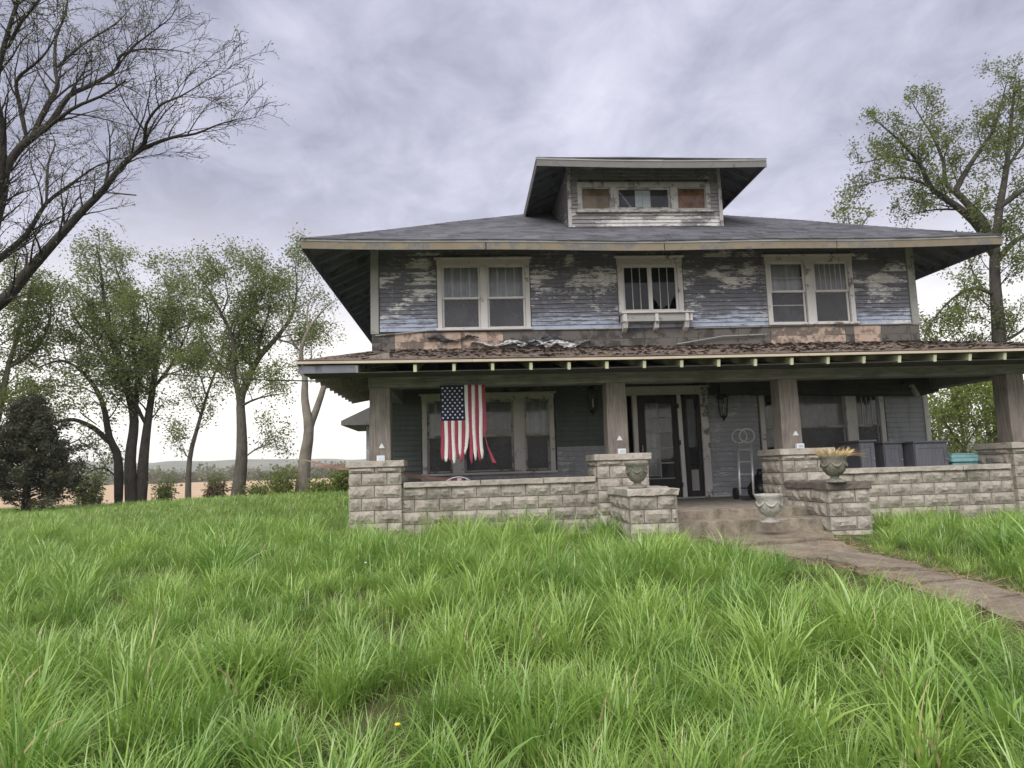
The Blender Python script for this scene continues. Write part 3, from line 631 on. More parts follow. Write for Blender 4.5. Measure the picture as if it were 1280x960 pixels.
# ---------------- dormer
DX0, DX1, DY, DZ0, DEZ = 2.48, 6.05, 15.2, 6.99, 8.30
DH = (2.78, 5.70, 7.42, 8.0)
m = MB(); wall_cells(m, DX0, DX1, DZ0 - .25, 8.55, DY, DY + .1, [DH])
for X in (DX0, DX1 - .1): m.box(X, X + .1, DY + .101, DY + 3.4, 6.7, 8.55)
dormer = m.build('dormer', 'sheathing_dark', house)
ED = .088
siding(dormer, DX0 + .06, 2.70, DZ0, 8.10, DY, ED, 'siding_dormer'); siding(dormer, 5.78, DX1 - .06, DZ0, 8.10, DY, ED, 'siding_dormer')
siding(dormer, 2.703, 5.777, DZ0, 7.33, DY, ED, 'siding_dormer'); siding(dormer, DX0 + .06, DX1 - .06, DZ0 + 13 * ED, 8.45, DY, ED, 'siding_dormer')
for i in range(16):
    z = DZ0 + i * ED; y0 = DY + .03; me = clap_mesh(2.9, ED, 'siding_dormer', i % 3); share('clapboard', me, dormer, (DX0 - .002, y0 + 2.9, z), (0, 0, R(-90)))
for X in (DX0 - .025, DX1 - .055): MB().box(X, X + .08, DY - .04, DY - .001, DZ0, 8.5).build('corner_board', 'trim_worn', dormer)
m = MB(); x0, x1, z0, z1 = 2.68, 5.80, 7.36, 8.06; yf = DY - .045
m.box(x0, x0 + .10, yf, DY + .02, z0, z1); m.box(x1 - .10, x1, yf, DY + .02, z0, z1); m.box(x0 + .1, x1 - .1, yf, DY + .02, z1 - .12, z1); m.box(x0 + .1, x1 - .1, yf, DY + .02, z0, z0 + .05)
dw = m.build('dormer_window', 'trim_worn', house, bevel=.005)
for a, b in ((3.46, 3.60), (4.86, 5.02)): MB().box(a, b, yf - .003, DY + .02, z0 + .051, z1 - .121).build('mullion', 'trim_worn', dw)
MB().box(2.62, 5.86, yf - .06, DY, z0 - .04, z0 - .001).build('sill', 'trim_worn', dw)
for a, b, bk in ((2.78, 3.46, 'brown_board'), (5.02, 5.70, 'orange_board')):
    s = MB(); frame_box(s, a + .001, b - .001, z0 + .051, z1 - .121, DY, DY + .03, .03); s.build('sash', 'trim_grey', dw); MB().box(a + .031, b - .031, DY + .01, DY + .014, z0 + .08, z1 - .15).build('pane', 'clear_glass', dw)
    MB().box(a, b, DY + .06, DY + .075, z0 + .05, z1 - .12).build('backing_board', bk, dw)
s = MB(); frame_box(s, 3.601, 4.859, z0 + .051, z1 - .121, DY, DY + .03, .05); s.build('sash', 'trim_worn', dw); MB().box(3.65, 4.81, DY + .01, DY + .014, z0 + .1, z1 - .17).build('pane', 'glass', dw)
for a, b in ((4.04, 4.21), (4.22, 4.40)): MB().box(a, b, DY + .03, DY + .045, z0 + .12, z1 - .18).build('shutter_panel', 'card_white', dw)
MB().bar((3.66, DY + .04, z1 - .2), (3.95, DY + .04, z0 + .1), .02, .03).build('stick', 'trim_grey', dw)
MB().box(DX0 + .12, DX1 - .12, DY + 1.2, DY + 1.25, 6.9, 8.4).build('partition', 'interior', dormer)
OV = .80; ex0, ex1, ey, ez = DX0 - OV, DX1 + OV, DY - OV, DEZ
half = (ex1 - ex0) / 2; hy = ey + half; zr = ez + half * PITCH; ym = EVY + (zr - EVZ) / PITCH
ymE = EVY + (ez - EVZ) / PITCH               # where the dormer eave meets the main roof
A, B = Vector((ex0, ey, ez)), Vector((ex1, ey, ez)); T = Vector(((ex0 + ex1) / 2, hy, zr)); TB = Vector((T.x, ym + .1, zr)); A2, B2 = Vector((ex0, ymE + .1, ez)), Vector((ex1, ymE + .1, ez))
dd = lambda p: Vector((p.x, p.y, p.z - .035 * math.sin(math.pi * min(1, max(0, (p.x - ex0) / (ex1 - ex0)))) * max(0, 1 - (p.y - ey)) - .03 * (p.x - ex0) / (ex1 - ex0)))
m = MB()
for off in (0, -.035):
    o3 = Vector((0, 0, off)); q = [dd(p) + o3 for p in (A, B, T)]; m.quad(*q); m.quad(dd(A2) + o3, dd(A) + o3, T + o3, TB + o3); m.quad(dd(B) + o3, dd(B2) + o3, TB + o3, T + o3)
dr = m.build('dormer_roof', 'soffit', house)
shingles((A + Vector((0, -.02, 0)), B + Vector((0, -.02, 0)), T, T), 0, .14, .32, 'shingle', dr, 6, .004, dd); shingles((A2, A, T, TB), 0, .14, .32, 'shingle', dr, 7, .004, dd); shingles((B, B2, TB, T), 0, .14, .32, 'shingle', dr, 8, .004, dd)
fascia_run(A, B, (0, 1, 0), 0, .19, ('eave_edge', 'dormer_fascia'), dr, dd, 20, 1); fascia_run(A + Vector((0, .031, 0)), A2, (1, 0, 0), 0, .17, ('eave_edge', 'dormer_fascia'), dr, dd, 6, 1); fascia_run(B + Vector((0, .031, 0)), B2, (-1, 0, 0), 0, .17, ('eave_edge', 'dormer_fascia'), dr, dd, 6, 1)
for y in np.arange(ey + .85, ymE, .5):
    for x, s in ((ex0, 1), (ex1, -1)): MB().bar(dd(Vector((x + s * .04, y, ez - .09))), dd(Vector((x + s * .85, y, ez + .81 * PITCH - .09))), .045, .11).build('rafter', 'soffit', dr)
for x in np.arange(ex0 + .85, ex1 - .7, .5): MB().bar(dd(Vector((x, ey + .04, ez - .09))), dd(Vector((x, ey + .82, ez + .78 * PITCH - .09))), .045, .11).build('rafter', 'soffit', dr)
MB().bar(dd(A + Vector((.05, .05, -.085))), A + Vector((.85, .85, .85 * PITCH - .085)), .05, .12).build('rafter', 'soffit', dr); MB().bar(dd(B + Vector((-.05, .05, -.085))), B + Vector((-.85, .85, .85 * PITCH - .085)), .05, .12).build('rafter', 'soffit', dr)

# ---------------- porch
PY = 11.5
pe0, pe1, pey, pez = -2.60, 11.05, 10.85, 3.315
psl = (4.10 - pez) / (WY - pey)
pj = lambda p: Vector((p.x, p.y, p.z + .012 * mnoise.noise((p.x * .8, p.y, 3)) - .03 * math.sin(math.pi * (p.x - pe0) / (pe1 - pe0)) * (1 if p.y < 12 else .4)))
a, b, c, d = Vector((pe0, pey, pez)), Vector((pe1, pey, pez)), Vector((pe1 - .9, WY, 4.10)), Vector((pe0 + .65, WY, 4.10))
m = MB(); n = 30
for off in (0, -.03):
    base = len(m.v)
    for j in range(5):
        for i in range(n + 1):
            p = pj(a.lerp(b, i / n).lerp(d.lerp(c, i / n), j / 4)); m.v.append((p.x, p.y, p.z + off))
    for j in range(4):
        for i in range(n): q = base + j * (n + 1) + i; m.f.append((q, q + 1, q + n + 2, q + n + 1))
lb, rb = Vector((pe0, WY + 1.8, pez)), Vector((pe1, WY + 1.8, pez))     # side returns
m.quad(lb, a, d, d + Vector((0, 1.8, 0))); m.quad(b, rb, c + Vector((0, 1.8, 0)), c)
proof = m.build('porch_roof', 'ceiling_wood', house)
shingles((a + Vector((0, -.02, 0)), b + Vector((0, -.02, 0)), c, d), 0, .12, .22, 'shingle_brown', proof, 21, .008, pj, .5)
# litter of leaves and broken shingle on the porch roof
m = MB(); r = random.Random(4); att = []
for k in range(2600):
    x = r.uniform(pe0 + .3, pe1 - .3); t = r.random() ** .8; p = a.lerp(b, (x - pe0) / (pe1 - pe0)).lerp(d.lerp(c, (x - pe0) / (pe1 - pe0)), t); p = pj(p); p.z += .02
    s = r.uniform(.015, .06); h = r.uniform(0, .022); an = r.uniform(0, 3.2); u = Vector((math.cos(an), math.sin(an), 0)) * s; w = Vector((-u.y, u.x, 0)) * .6
    m.quad(p - u - w, p + u - w + Vector((0, 0, h)), p + u + w + Vector((0, 0, h)), p - u + w + Vector((0, 0, .01))); att += [r.random()] * 4
me = m.mesh('leaf_litter', 'shingle_brown', WL[proof.name]); at = me.attributes.new('rnd', 'FLOAT', 'POINT'); at.data.foreach_set('value', att); o = share('leaf_litter', me, proof, WL[proof.name]); o['kind'] = 'stuff'
for i in range(5):
    x0, x1 = pe0 + (pe1 - pe0) * i / 5 + .002, pe0 + (pe1 - pe0) * (i + 1) / 5 - .002; p, q = pj(Vector((x0, pey, pez))), pj(Vector((x1, pey, pez)))
    MB().hexa([p + Vector((0, -.045, -.058)), q + Vector((0, -.045, -.058)), q + Vector((0, .2, -.036)), p + Vector((0, .2, -.036)), p + Vector((0, -.045, -.018)), q + Vector((0, -.045, -.018)), q + Vector((0, .2, .006)), p + Vector((0, .2, .006))]).build('eave_board', 'new_wood', proof)
rx = [-1.68, -.77] + [-.77 + .61 * k for k in range(1, 20)]
for x in rx:
    p = pj(Vector((x, pey, pez))); e = Vector((0, 1, psl)).normalized()
    MB().bar(p + Vector((0, .01, -.135)), p + e * 3.6 + Vector((0, 0, -.135)), .05, .115).build('rafter', 'rafter_pale' if x > -1.6 else 'trim_grey', proof)
p, q = pj(Vector((pe0 + .1, pey + .03, pez - .205))), pj(Vector((pe1, pey + .03, pez - .205)))
MB().hexa([p, q, q + Vector((0, .55, 0)), p + Vector((0, .55, 0)), p + Vector((0, 0, .012)), q + Vector((0, 0, .012)), q + Vector((0, .55, .012)), p + Vector((0, .55, .012))]).build('soffit_board', 'ceiling_wood', proof)
MB().box(pe0, pe0 + .03, pey + .031, WY + 1.7, pez - .085, pez - .035).build('fascia', 'trim_grey', proof)
MB().box(pe0 + .031, -1.70, pey + .0, pey + .03, pez - .20, pez - .078).build('fascia', 'soffit', proof)
for k, y in enumerate(np.arange(pey + .35, WY + 1.6, .42)): MB().bar((pe0 + .04, y, pez - .13), (-1.2, y, pez + .10), .05, .13).build('rafter', 'post_wood', proof)
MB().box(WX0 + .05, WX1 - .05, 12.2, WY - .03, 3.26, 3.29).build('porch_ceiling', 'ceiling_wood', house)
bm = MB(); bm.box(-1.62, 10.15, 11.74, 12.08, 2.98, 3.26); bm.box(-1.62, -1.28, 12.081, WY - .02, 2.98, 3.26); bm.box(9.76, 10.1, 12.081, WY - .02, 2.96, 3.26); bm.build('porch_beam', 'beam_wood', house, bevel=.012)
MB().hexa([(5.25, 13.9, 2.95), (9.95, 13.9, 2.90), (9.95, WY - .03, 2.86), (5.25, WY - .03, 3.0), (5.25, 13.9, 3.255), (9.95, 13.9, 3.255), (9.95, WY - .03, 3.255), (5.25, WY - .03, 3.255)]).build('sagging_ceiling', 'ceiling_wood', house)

# rock-faced concrete blocks
_bl = {}
def block_mesh(L, H, var, mat='rock_face', T=.10):
    k = (round(L, 3), round(H, 3), var, mat)
    if k in _bl: return _bl[k]
    r = random.Random(hash((round(L, 3), round(H, 3), var)) & 0xffff); m = MB(); nx = max(3, min(7, int(L / .055))); nz = max(3, min(4, int(H / .05))); mg = .014
    xs = [0, mg] + [L * (i + 1) / (nx) for i in range(nx - 1)] + [L - mg, L]; zs = [0, mg] + [H * (i + 1) / nz for i in range(nz - 1)] + [H - mg, H]
    W, Hn = len(xs), len(zs); cx, cz = r.uniform(.3, .7), r.uniform(.35, .65)
    for j, z in enumerate(zs):
        for i, x in enumerate(xs):
            e = min(i, W - 1 - i, j, Hn - 1 - j); u, v = x / L, z / H
            pr = 0 if e == 0 else (.004 if e == 1 else   .014 + .025 * (1 - .9 * abs(u - cx)) * (1 - .8 * abs(v - cz)) + r.uniform(-.012, .012))
            m.v.append((x + (r.uniform(-.012, .012) if e > 1 else 0), -pr, z + (r.uniform(-.01, .01) if e > 1 else 0)))
    for j in range(Hn - 1):
        for i in range(W - 1): q = j * W + i; m.f += [(q, q + 1, q + W + 1), (q, q + W + 1, q + W)] if (i + j) % 2 else [(q, q + 1, q + W), (q + 1, q + W + 1, q + W)]
    b = len(m.v); m.v += [(0, T, 0), (L, T, 0), (L, T, H), (0, T, H)]; A_, B_, C_, D_ = 0, W - 1, W * Hn - 1, W * (Hn - 1)
    m.f += [(A_, b, b + 1, B_), (B_, b + 1, b + 2, C_), (C_, b + 2, b + 3, D_), (D_, b + 3, b, A_)]
    m.f = [f for f in m.f]; _bl[k] = m.mesh('block', mat); return _bl[k]
def lay(parent, L, z_top, z_bot, origin, ang, top_half=False, mat='rock_face', seed=0, bl=.406, ch=.2, j=.011):
    """blocks on one face: local +x runs along the face, local -y is outward"""
    r = random.Random(seed); ca, sa = math.cos(ang), math.sin(ang); z = z_top; row = 0
    while z > z_bot + .05:
        h = ch * .5 if (top_half and row == 0) else ch; h = min(h, z - z_bot); z0 = z - h; xs = [0]; x = bl * (.5 if row % 2 else 1)
        while x < L - .08: xs.append(x); x += bl
        xs.append(L)
        for i in range(len(xs) - 1):
            a, b = xs[i] + (j / 2 if i else 0), xs[i + 1] - (j / 2 if i < len(xs) - 2 else 0)
            sj = r.uniform(0, .008)
            share('block', block_mesh(b - a, h - j, r.randrange(5), mat), parent, (origin[0] + ca * a + sa * sj, origin[1] + sa * a - ca * sj, z0 + j), (0, 0, ang))
        z = z0; row += 1
def cap(m_name, x0, x1, y0, y1, z0, z1, parent, mat='cap_stone', seed=1, chip=.008):
    m = MB(); r = random.Random(seed); nx = max(2, int((x1 - x0) / .12)); ny = max(2, int((y1 - y0) / .2)); q = lambda: r.uniform(-chip, chip)
    ring = lambda z, k: [(x0 + (x1 - x0) * i / nx, y0 + q() * k, z + q() * .4) for i in range(nx)] + [(x1 + q() * k, y0 + (y1 - y0) * i / ny, z + q() * .4) for i in range(ny)] + [(x1 - (x1 - x0) * i / nx, y1, z) for i in range(nx)] + [(x0 + q() * k, y1 - (y1 - y0) * i / ny, z + q() * .4) for i in range(ny)]
    r0, r1 = ring(z0, 1), ring(z1, 1.3); n = len(r0); m.v = r0 + r1; m.f = [(i, (i + 1) % n, n + (i + 1) % n, n + i) for i in range(n)] + [tuple(range(n))[::-1], tuple(range(n, 2 * n))]
    return m.build(m_name, mat, parent, bevel=.008)
GZ = .40
PIERS = [(-1.90, -1.06), (2.17, 3.03), (5.34, 6.20), (9.46, 10.32)]
for k, (x0, x1) in enumerate(PIERS):
    pr = MB().box(x0 + .02, x1 - .02, PY + .02, PY + .83, GZ, 1.645).build('porch_pier', 'mortar', house)
    lay(pr, x1 - x0, 1.645, GZ, (x0, PY, 0), 0, True, seed=k)
    lay(pr, .74, 1.645, GZ, (x0, PY + .84, 0), R(-90), True, seed=k + 10); lay(pr, .74, 1.645, GZ, (x1, PY + .10, 0), R(90), True, seed=k + 20)
    cap('cap', x0 - .05, x1 + .05, PY - .05, PY + .89, 1.646, 1.75, pr, seed=k)
    xc = [-1.43, 2.60, 5.66, 9.86][k]; m = MB(); tw = .012
    m.hexa([(xc - .18, 11.74, 1.751), (xc + .18, 11.74, 1.751), (xc + .18, 12.10, 1.751), (xc - .18, 12.10, 1.751), (xc - .18 + tw, 11.75, 2.979), (xc + .18 - tw, 11.75, 2.979), (xc + .18 - tw, 12.09, 2.979), (xc - .18 + tw, 12.09, 2.979)])
    m.build('porch_post', 'post_wood', house, bevel=.012)
for k, (x0, x1) in enumerate(((-1.06, 2.17), (6.20, 9.46))):
    w = MB().box(x0 - .01, x1 + .01, PY + .10, PY + .36, GZ, 1.295).build('porch_wall', 'mortar', house)
    lay(w, x1 - x0, 1.295, GZ, (x0, PY + .08, 0), 0, False, seed=k + 40)
    n = 3; g = [x0 + .03, x0 + (x1 - x0) * (.36 if k else .40), x0 + (x1 - x0) * .72, x1 - .03]
    for i in range(n): cap('cap', g[i] + .003, g[i + 1] - .003, PY + .02, PY + .42, 1.297 + .0015 * i, 1.385 + rng.uniform(-.004, .004), w, seed=60 + k * 3 + i, chip=.012)
for k, (x0, x1) in enumerate(((2.36, 3.06), (5.35, 5.98))):
    y0, y1, zt = 10.1, 11.44, 1.10
    pr = MB().box(x0 + .02, x1 - .02, y0 + .02, y1, GZ - .1, zt).build('step_pier', 'mortar', house)
    lay(pr, x1 - x0, zt, GZ - .1, (x0, y0, 0), 0, seed=70 + k); lay(pr, y1 - y0 - .1, zt, GZ - .1, (x0, y1, 0), R(-90), seed=72 + k); lay(pr, y1 - y0 - .1, zt, GZ - .1, (x1, y0 + .1, 0), R(90), seed=74 + k)
    cap('cap', x0 - .04, x1 + .03, y0 - .05, y1 + .0, zt + .001, zt + .105, pr, 'cap_stone' if k == 0 else 'dark_cap', seed=80 + k, chip=.02)
MB().box(WX0 + .1, WX1 - .1, 11.88, WY - .001, FLOOR - .12, FLOOR - .001).build('porch_floor', 'floor_wood', house)
for k, (x0, x1, y0, y1, z1) in enumerate(((3.07, 5.34, 10.75, 11.878, FLOOR - .003), (3.07, 5.34, 10.28, 10.747, .685))):
    cap('step', x0, x1, y0, y1, .3, z1, house, 'step_stone', seed=90 + k, chip=.02)

# side bay roof seen past the left corner
bay = MB(); x0, x1, y0, y1 = -3.35, -1.96, 19.0, 22.0
bay.hexa([(x0, y0, 2.86), (x1, y0, 2.86), (x1, y1, 2.86), (x0, y1, 2.86), (x0, y0, 2.98), (x1, y0 + .0, 3.62), (x1, y1, 3.62), (x0, y1, 2.98)]); by = bay.build('bay_roof', 'dormer_fascia', house)
MB().box(-2.75, -1.96, 19.5, 21.6, .4, 2.859).build('bay_wall', 'siding_porch', house)

# ------------------------------------------------------------------ front walk
def gz(px, py, dz=.03):
    r = ray(px, py); t0 = 1.
    for k in range(4000):
        t0 += .01; p = Vector((0, 0, EYE)) + r * t0
        if p.z < ground(p.x, p.y) + dz: return p
    return p
top = [(990, 664), (1040, 671), (1075, 690), (1160, 713), (1215, 728), (1290, 748), (1400, 778)]
bot = [(846, 664), (905, 684), (985, 697), (1068, 712), (1138, 733), (1210, 758), (1330, 800)]
tp, bp = [gz(*p) for p in top], [gz(*p) for p in bot]
TP, BP = [], []
for arr, out in ((tp, TP), (bp, BP)):
    for i in range(len(arr) - 1):
        for k in range(4): out.append(arr[i].lerp(arr[i + 1], k / 4))
    out.append(arr[-1])
bed = MB()                                  # worn earth bed under the slabs
for i in range(len(TP)):
    for k in range(5):
        p = TP[i].lerp(BP[i], -.08 + 1.16 * k / 4); bed.v.append((p.x, p.y, ground(p.x, p.y) + (.008 if 0 < k < 4 else -.02)))
for i in range(len(TP) - 1):
    for k in range(4): q = i * 5 + k; bed.f.append((q, q + 5, q + 6, q + 1))
walk = tag(bed.build('front_walk', 'earth'), kind='structure')
cuts = [0, 5, 9, 13, 16, 20, 24]
for ci in range(len(cuts) - 1):
    i0, i1 = cuts[ci], cuts[ci + 1]; nn = i1 - i0; m = MB(); r = random.Random(ci); dz = r.uniform(.01, .05); tl = r.uniform(-.02, .02)
    t_ = [TP[i].copy() for i in range(i0, i1 + 1)]; b_ = [BP[i].copy() for i in range(i0, i1 + 1)]
    g = (t_[0] - t_[-1]).normalized() * .035
    t_[0] -= g; b_[0] -= g; t_[-1] += g; b_[-1] += g
    def hgt(p, s): return ground(p.x, p.y) + dz + s
    for i in range(nn + 1):
        for s in range(7):
            p = t_[i].lerp(b_[i], s / 6); e = .05 if s in (0, 6) else .0
            m.v.append((p.x + r.uniform(-e, e), p.y + r.uniform(-e, e), hgt(p, tl * (s - 3) / 3 + r.uniform(-.004, .004) - (.02 if s in (0, 6) else 0))))
    for i in range(nn):
        for s in range(6): q = i * 7 + s; m.f.append((q, q + 7, q + 8, q + 1))
    o = m.build('slab', 'walk', walk); sd = o.modifiers.new('s', 'SOLIDIFY'); sd.thickness = .09; sd.offset = -1 if False else 0
WALK = [(p.x, p.y) for p in TP] + [(p.x, p.y) for p in BP[::-1]]
def in_poly(x, y, P):
    c = False; j = len(P) - 1
    for i in range(len(P)):
        if (P[i][1] > y) != (P[j][1] > y) and x < (P[j][0] - P[i][0]) * (y - P[i][1]) / (P[j][1] - P[i][1]) + P[i][0]: c = not c
        j = i
    return c
def d_poly(x, y, P):
    best = 9
    for i in range(len(P)):
        ax, ay = P[i]; bx, by = P[(i + 1) % len(P)]; dx, dy = bx - ax, by - ay; l = dx * dx + dy * dy + 1e-9; t = min(1, max(0, ((x - ax) * dx + (y - ay) * dy) / l)); best = min(best, math.hypot(x - ax - t * dx, y - ay - t * dy))
    return best
# ------------------------------------------------------------------ things on and round the porch
def atZ(px, py, Z):
    r = ray(px, py); t = (Z - EYE) / r.z; return Vector((r.x * t, r.y * t, Z))
def flag():
    Y = 11.70; o = atY(550, 481, Y); W = .76; x0, zt = o.x, 2.985; sw = W / 13
    root = empty('flag', (x0 + W / 2, Y, zt - 1.3), 'tattered stars and stripes flag hanging vertically from the porch beam', 'flag')
    fold = lambda x, z: Y - .012 + .022 * math.sin((x - x0) * 17 + z * 1.1) * (.35 + .65 * min(1, (zt - z) / .8)) + .02 * math.sin(z * 4 + x * 3)
    cw, chh = 7 * sw, .60
    def strip(xa, xb, za, zb, seed, mat, name, tail=True, parent=root, dx=0):
        r = random.Random(seed); m = MB(); n = 22; nx = 2 if xb - xa < .1 else 14; L = za - zb
        for j in range(n + 1):
            t = j / n; z = za - L * t
            fr = max(0, (t - .90) / .10) if tail else 0
            for i in range(nx + 1):
                u = i / nx; uu = .5 + (u - .5) * (1 - .45 * fr) + (r.uniform(-.1, .1) if fr > 0 else 0)
                x = xa + (xb - xa) * uu + dx * max(0, t - .55) ** 2; x += .010 * math.sin(z * 6 + seed) * t
                m.v.append((x, fold(x, z) + (.0015 if mat == 'x' else 0), z - (r.uniform(0, .03) if t == 1 and tail else 0)))
        for j in range(n):
            for i in range(nx): q = j * (nx + 1) + i; m.f.append((q, q + 1, q + nx + 2, q + nx + 1))
        s = m.build(name, mat, parent, smooth=True); s.modifiers.new('s', 'SOLIDIFY').thickness = .0015; return s
    ends = [1.24, 1.27, 1.26, 1.30, 1.22, 1.19, 1.27, 1.16, 1.32, 1.26, 1.28, 1.23, .86]
    dxs = [0, 0, 0, .03, .1, -.1, -.3, -.25, .06, .05, .12, .05, .0]
    for k in range(13):
        xa = x0 + k * sw; za = zt - (chh if k < 7 else 0); strip(xa, xa + sw * 1.01, za, zt - ends[k], k, 'flag_red' if k % 2 == 0 else 'flag_white', 'stripe', True, root, dxs[k] * .8)
    c = strip(x0, x0 + cw, zt, zt - chh, 31, 'flag_navy', 'canton', False)
    for i in range(9):
        for j in range(6 if i % 2 == 0 else 5):
            x = x0 + cw * (i + 1) / 10; z = zt - chh * ((2 * j + 1 + (i % 2)) / 12); s = MB(); y = fold(x, z) - .006; v = []
            for q in range(10):
                a = math.pi / 2 + q * math.pi / 5 + .3; rr = .021 if q % 2 == 0 else .010; v.append((x + rr * math.cos(a), fold(x + rr * math.cos(a), z) - .004, z + rr * math.sin(a)))
            s.v = v + [(x, y, z)]; s.f = [(q, (q + 1) % 10, 10) for q in range(10)]; s.build('star', 'flag_white', c)
    m = MB(); p = atY(609, 556, Y); q = atY(618, 578, Y); n = 6
    for i in range(n + 1):
        t = i / n; c_ = p.lerp(q, t); w = .018 + .05 * t; m.v += [(c_.x - w / 2, Y + .03 * t, c_.z), (c_.x + w / 2, Y + .02 * t, c_.z - .01)]
    for i in range(n): m.f.append((2*i, 2*i+1, 2*i+3, 2*i+2))
    pp = MB(); s0 = x0 + 12.5 * sw; z0 = zt - .84; pp.tube([(s0, fold(s0, z0), z0), (s0 + .02, Y, z0 - .08), (p.x, Y, p.z)], [.012, .008, .012], 4); m.v2 = None
    m.build('loose_strip', 'flag_red', root).modifiers.new('s', 'SOLIDIFY').thickness = .002; pp.build('loose_thread', 'flag_red', root)
flag()

def lantern(px, py, label, sc=1.0):
    p = atY(px, py, WY - .16); e = empty('wall_lantern', p, label, 'lantern', 'lanterns beside the front door')
    x, y, z = p; h = .22 * sc; w = .115 * sc
    MB().lathe([(.0, h + .13), (.012, h + .12), (.014, h + .07), (.05 * sc, h + .05), (w * 1.35, h), (w * 1.2, h - .012), (0, h - .012)], p, 6).build('roof', 'black_metal', e)
    MB().lathe([(w * .95, h - .013), (w * .62, -.18 * sc)], p, 6).build('glass', 'clear_glass', e)
    MB().lathe([(0, -.17 * sc), (w * .7, -.181 * sc), (w * .5, -.22 * sc), (.02, -.26 * sc), (.012, -.30 * sc), (0, -.31 * sc)], p, 6).build('base', 'black_metal', e)
    for k in range(6):
        a = math.pi / 3 * k; t, b = w * 1.0, w * .68; MB().tube([(x + t * math.cos(a), y + t * math.sin(a), z + h - .013), (x + b * math.cos(a), y + b * math.sin(a), z - .18 * sc)], .007, 4).build('bar', 'black_metal', e)
    m = MB(); m.tube([(x, y, z + h + .12), (x, y + .05, z + h + .17), (x, WY - .04, z + h + .10)], .011, 6); m.box(x - .05, x + .05, WY - .045, WY - .022, z + h - .05, z + h + .17); m.build('bracket', 'black_metal', e)
    MB().tube([(x, y, z - .12), (x, y, z + .06)], .016, 6).build('candle', 'card_white', e)
lantern(741, 502, 'black wall lantern left of the front door, beside the post')
lantern(904, 509, 'black wall lantern right of the front door')

def urn(p, r, h, label, mat, group=None, dry=False, lean=0):
    e = empty('urn', p, label, 'urn', group); lx = lambda m: m
    MB().lathe([(0, 0), (r * .80, 0), (r * .82, h * .05), (r * .5, h * .10), (r * .34, h * .16), (r * .30, h * .22)], p, 24).build('foot', mat, e, smooth=True)
    MB().lathe([(r * .30, h * .221), (r * .55, h * .28), (r * .80, h * .42), (r * .93, h * .62), (r * .92, h * .78), (r * .97, h * .86), (r * 1.06, h * .93), (r * 1.06, h), (r * .93, h), (r * .86, h * .85), (r * .5, h * .80), (0, h * .80)], p, 28, .012).build('bowl', mat, e, smooth=True)
    for k in range(6):                     # swags in relief round the bowl
        a = k * math.pi / 3 + .3; q = []
        for j in range(7):
            b = a + (j - 3) * .155; q.append((p[0] + r * .925 * math.cos(b), p[1] + r * .925 * math.sin(b), p[2] + h * (.74 - .15 * (1 - ((j - 3) / 3) ** 2))))
        MB().tube(q, [r * z for z in (.05, .075, .10, .12, .10, .075, .05)], 6).build('swag', mat, e, smooth=True)
    if dry:
        g = random.Random(5); m = MB()
        for k in range(420):
            a = g.uniform(0, 6.28); rr = r * .85 * g.random() ** .5; b = Vector((p[0] + rr * math.cos(a), p[1] + rr * math.sin(a), p[2] + h * .8)); L = g.uniform(.10, .24)
            d = Vector((math.cos(a) * g.uniform(.2, 1.1) + .1, math.sin(a) * g.uniform(.2, 1.1), 1)).normalized(); e2 = b + d * L + Vector((d.x * .05, d.y * .05, -.03 * g.random()))
            m.tube([b, b + d * L * .6, e2], [.004, .003, .001], 3, False)
        for k in range(8):
            L = .38; d = Vector((1, g.uniform(-.6, .2), g.uniform(-.15, .35))).normalized(); b = Vector((p[0] + r * .6, p[1], p[2] + h * .95)); m.tube([b, b + d * L * .5 + Vector((0, 0, .02)), b + d * L], [.003, .003, .001], 3, False)
        m.build('dry_plant', 'straw', e)
urn(atZ(797, 610, 1.207), .175, .39, 'mossy grey stone urn on the left step pier', 'urn_stone')
urn(atZ(1044, 603, 1.207), .19, .41, 'grey stone urn filled with dry straw-coloured grass on right step pier', 'urn_stone', None, True)
urn(atZ(963, 653, .687), .185, .40, 'empty whitish concrete urn standing on the porch step', 'urn_white')

def hand_truck():
    b0, b1 = atY(926, 627, 13.4), atY(943, 629, 13.2); b0.z = b1.z = FLOOR + .09
    t0, t1 = b0 + Vector((.20, .45, 1.02)), b1 + Vector((.20, .45, 1.02))
    e = empty('hand_truck', (b0 + b1) / 2 - Vector((0, 0, .09)), 'chrome hand truck with two looped handles leaning by the front door', 'hand truck')
    for a, b in ((b0, t0), (b1, t1)):
        MB().tube([a, b], .023, 8).build('rail', 'chrome', e, smooth=True)
        d = (b - a).normalized(); c = b + d * .15 + Vector((.04 if a is b0 else -.07, 0, 0)); n = Vector((1, 0, 0)); m = MB(); pts = [c + (n * math.sin(k * math.pi / 12) - d * math.cos(k * math.pi / 12)) * .155 for k in range(25)]
        m.tube(pts, .016, 8, False).build('handle', 'chrome', e, smooth=True)
    for t in (.12, .38, .62, .86): MB().tube([b0.lerp(t0, t), b1.lerp(t1, t)], .013, 6).build('crossbar', 'chrome' if t > .2 else 'black_metal', e)
    MB().box(b0.x - .05, b1.x + .12, min(b0.y, b1.y) - .24, min(b0.y, b1.y) - .0, FLOOR + .001, FLOOR + .014).build('toe_plate', 'black_metal', e)
    for q, s in ((b0, -1), (b1, 1)):
        c = q + Vector((s * .05, .10, .02)); c.z = FLOOR + .115; w = MB()
        w.tube([c - Vector((.025, 0, 0)), c + Vector((.025, 0, 0))], .11, 18); w.build('wheel', 'rubber', e, smooth=False)
hand_truck()
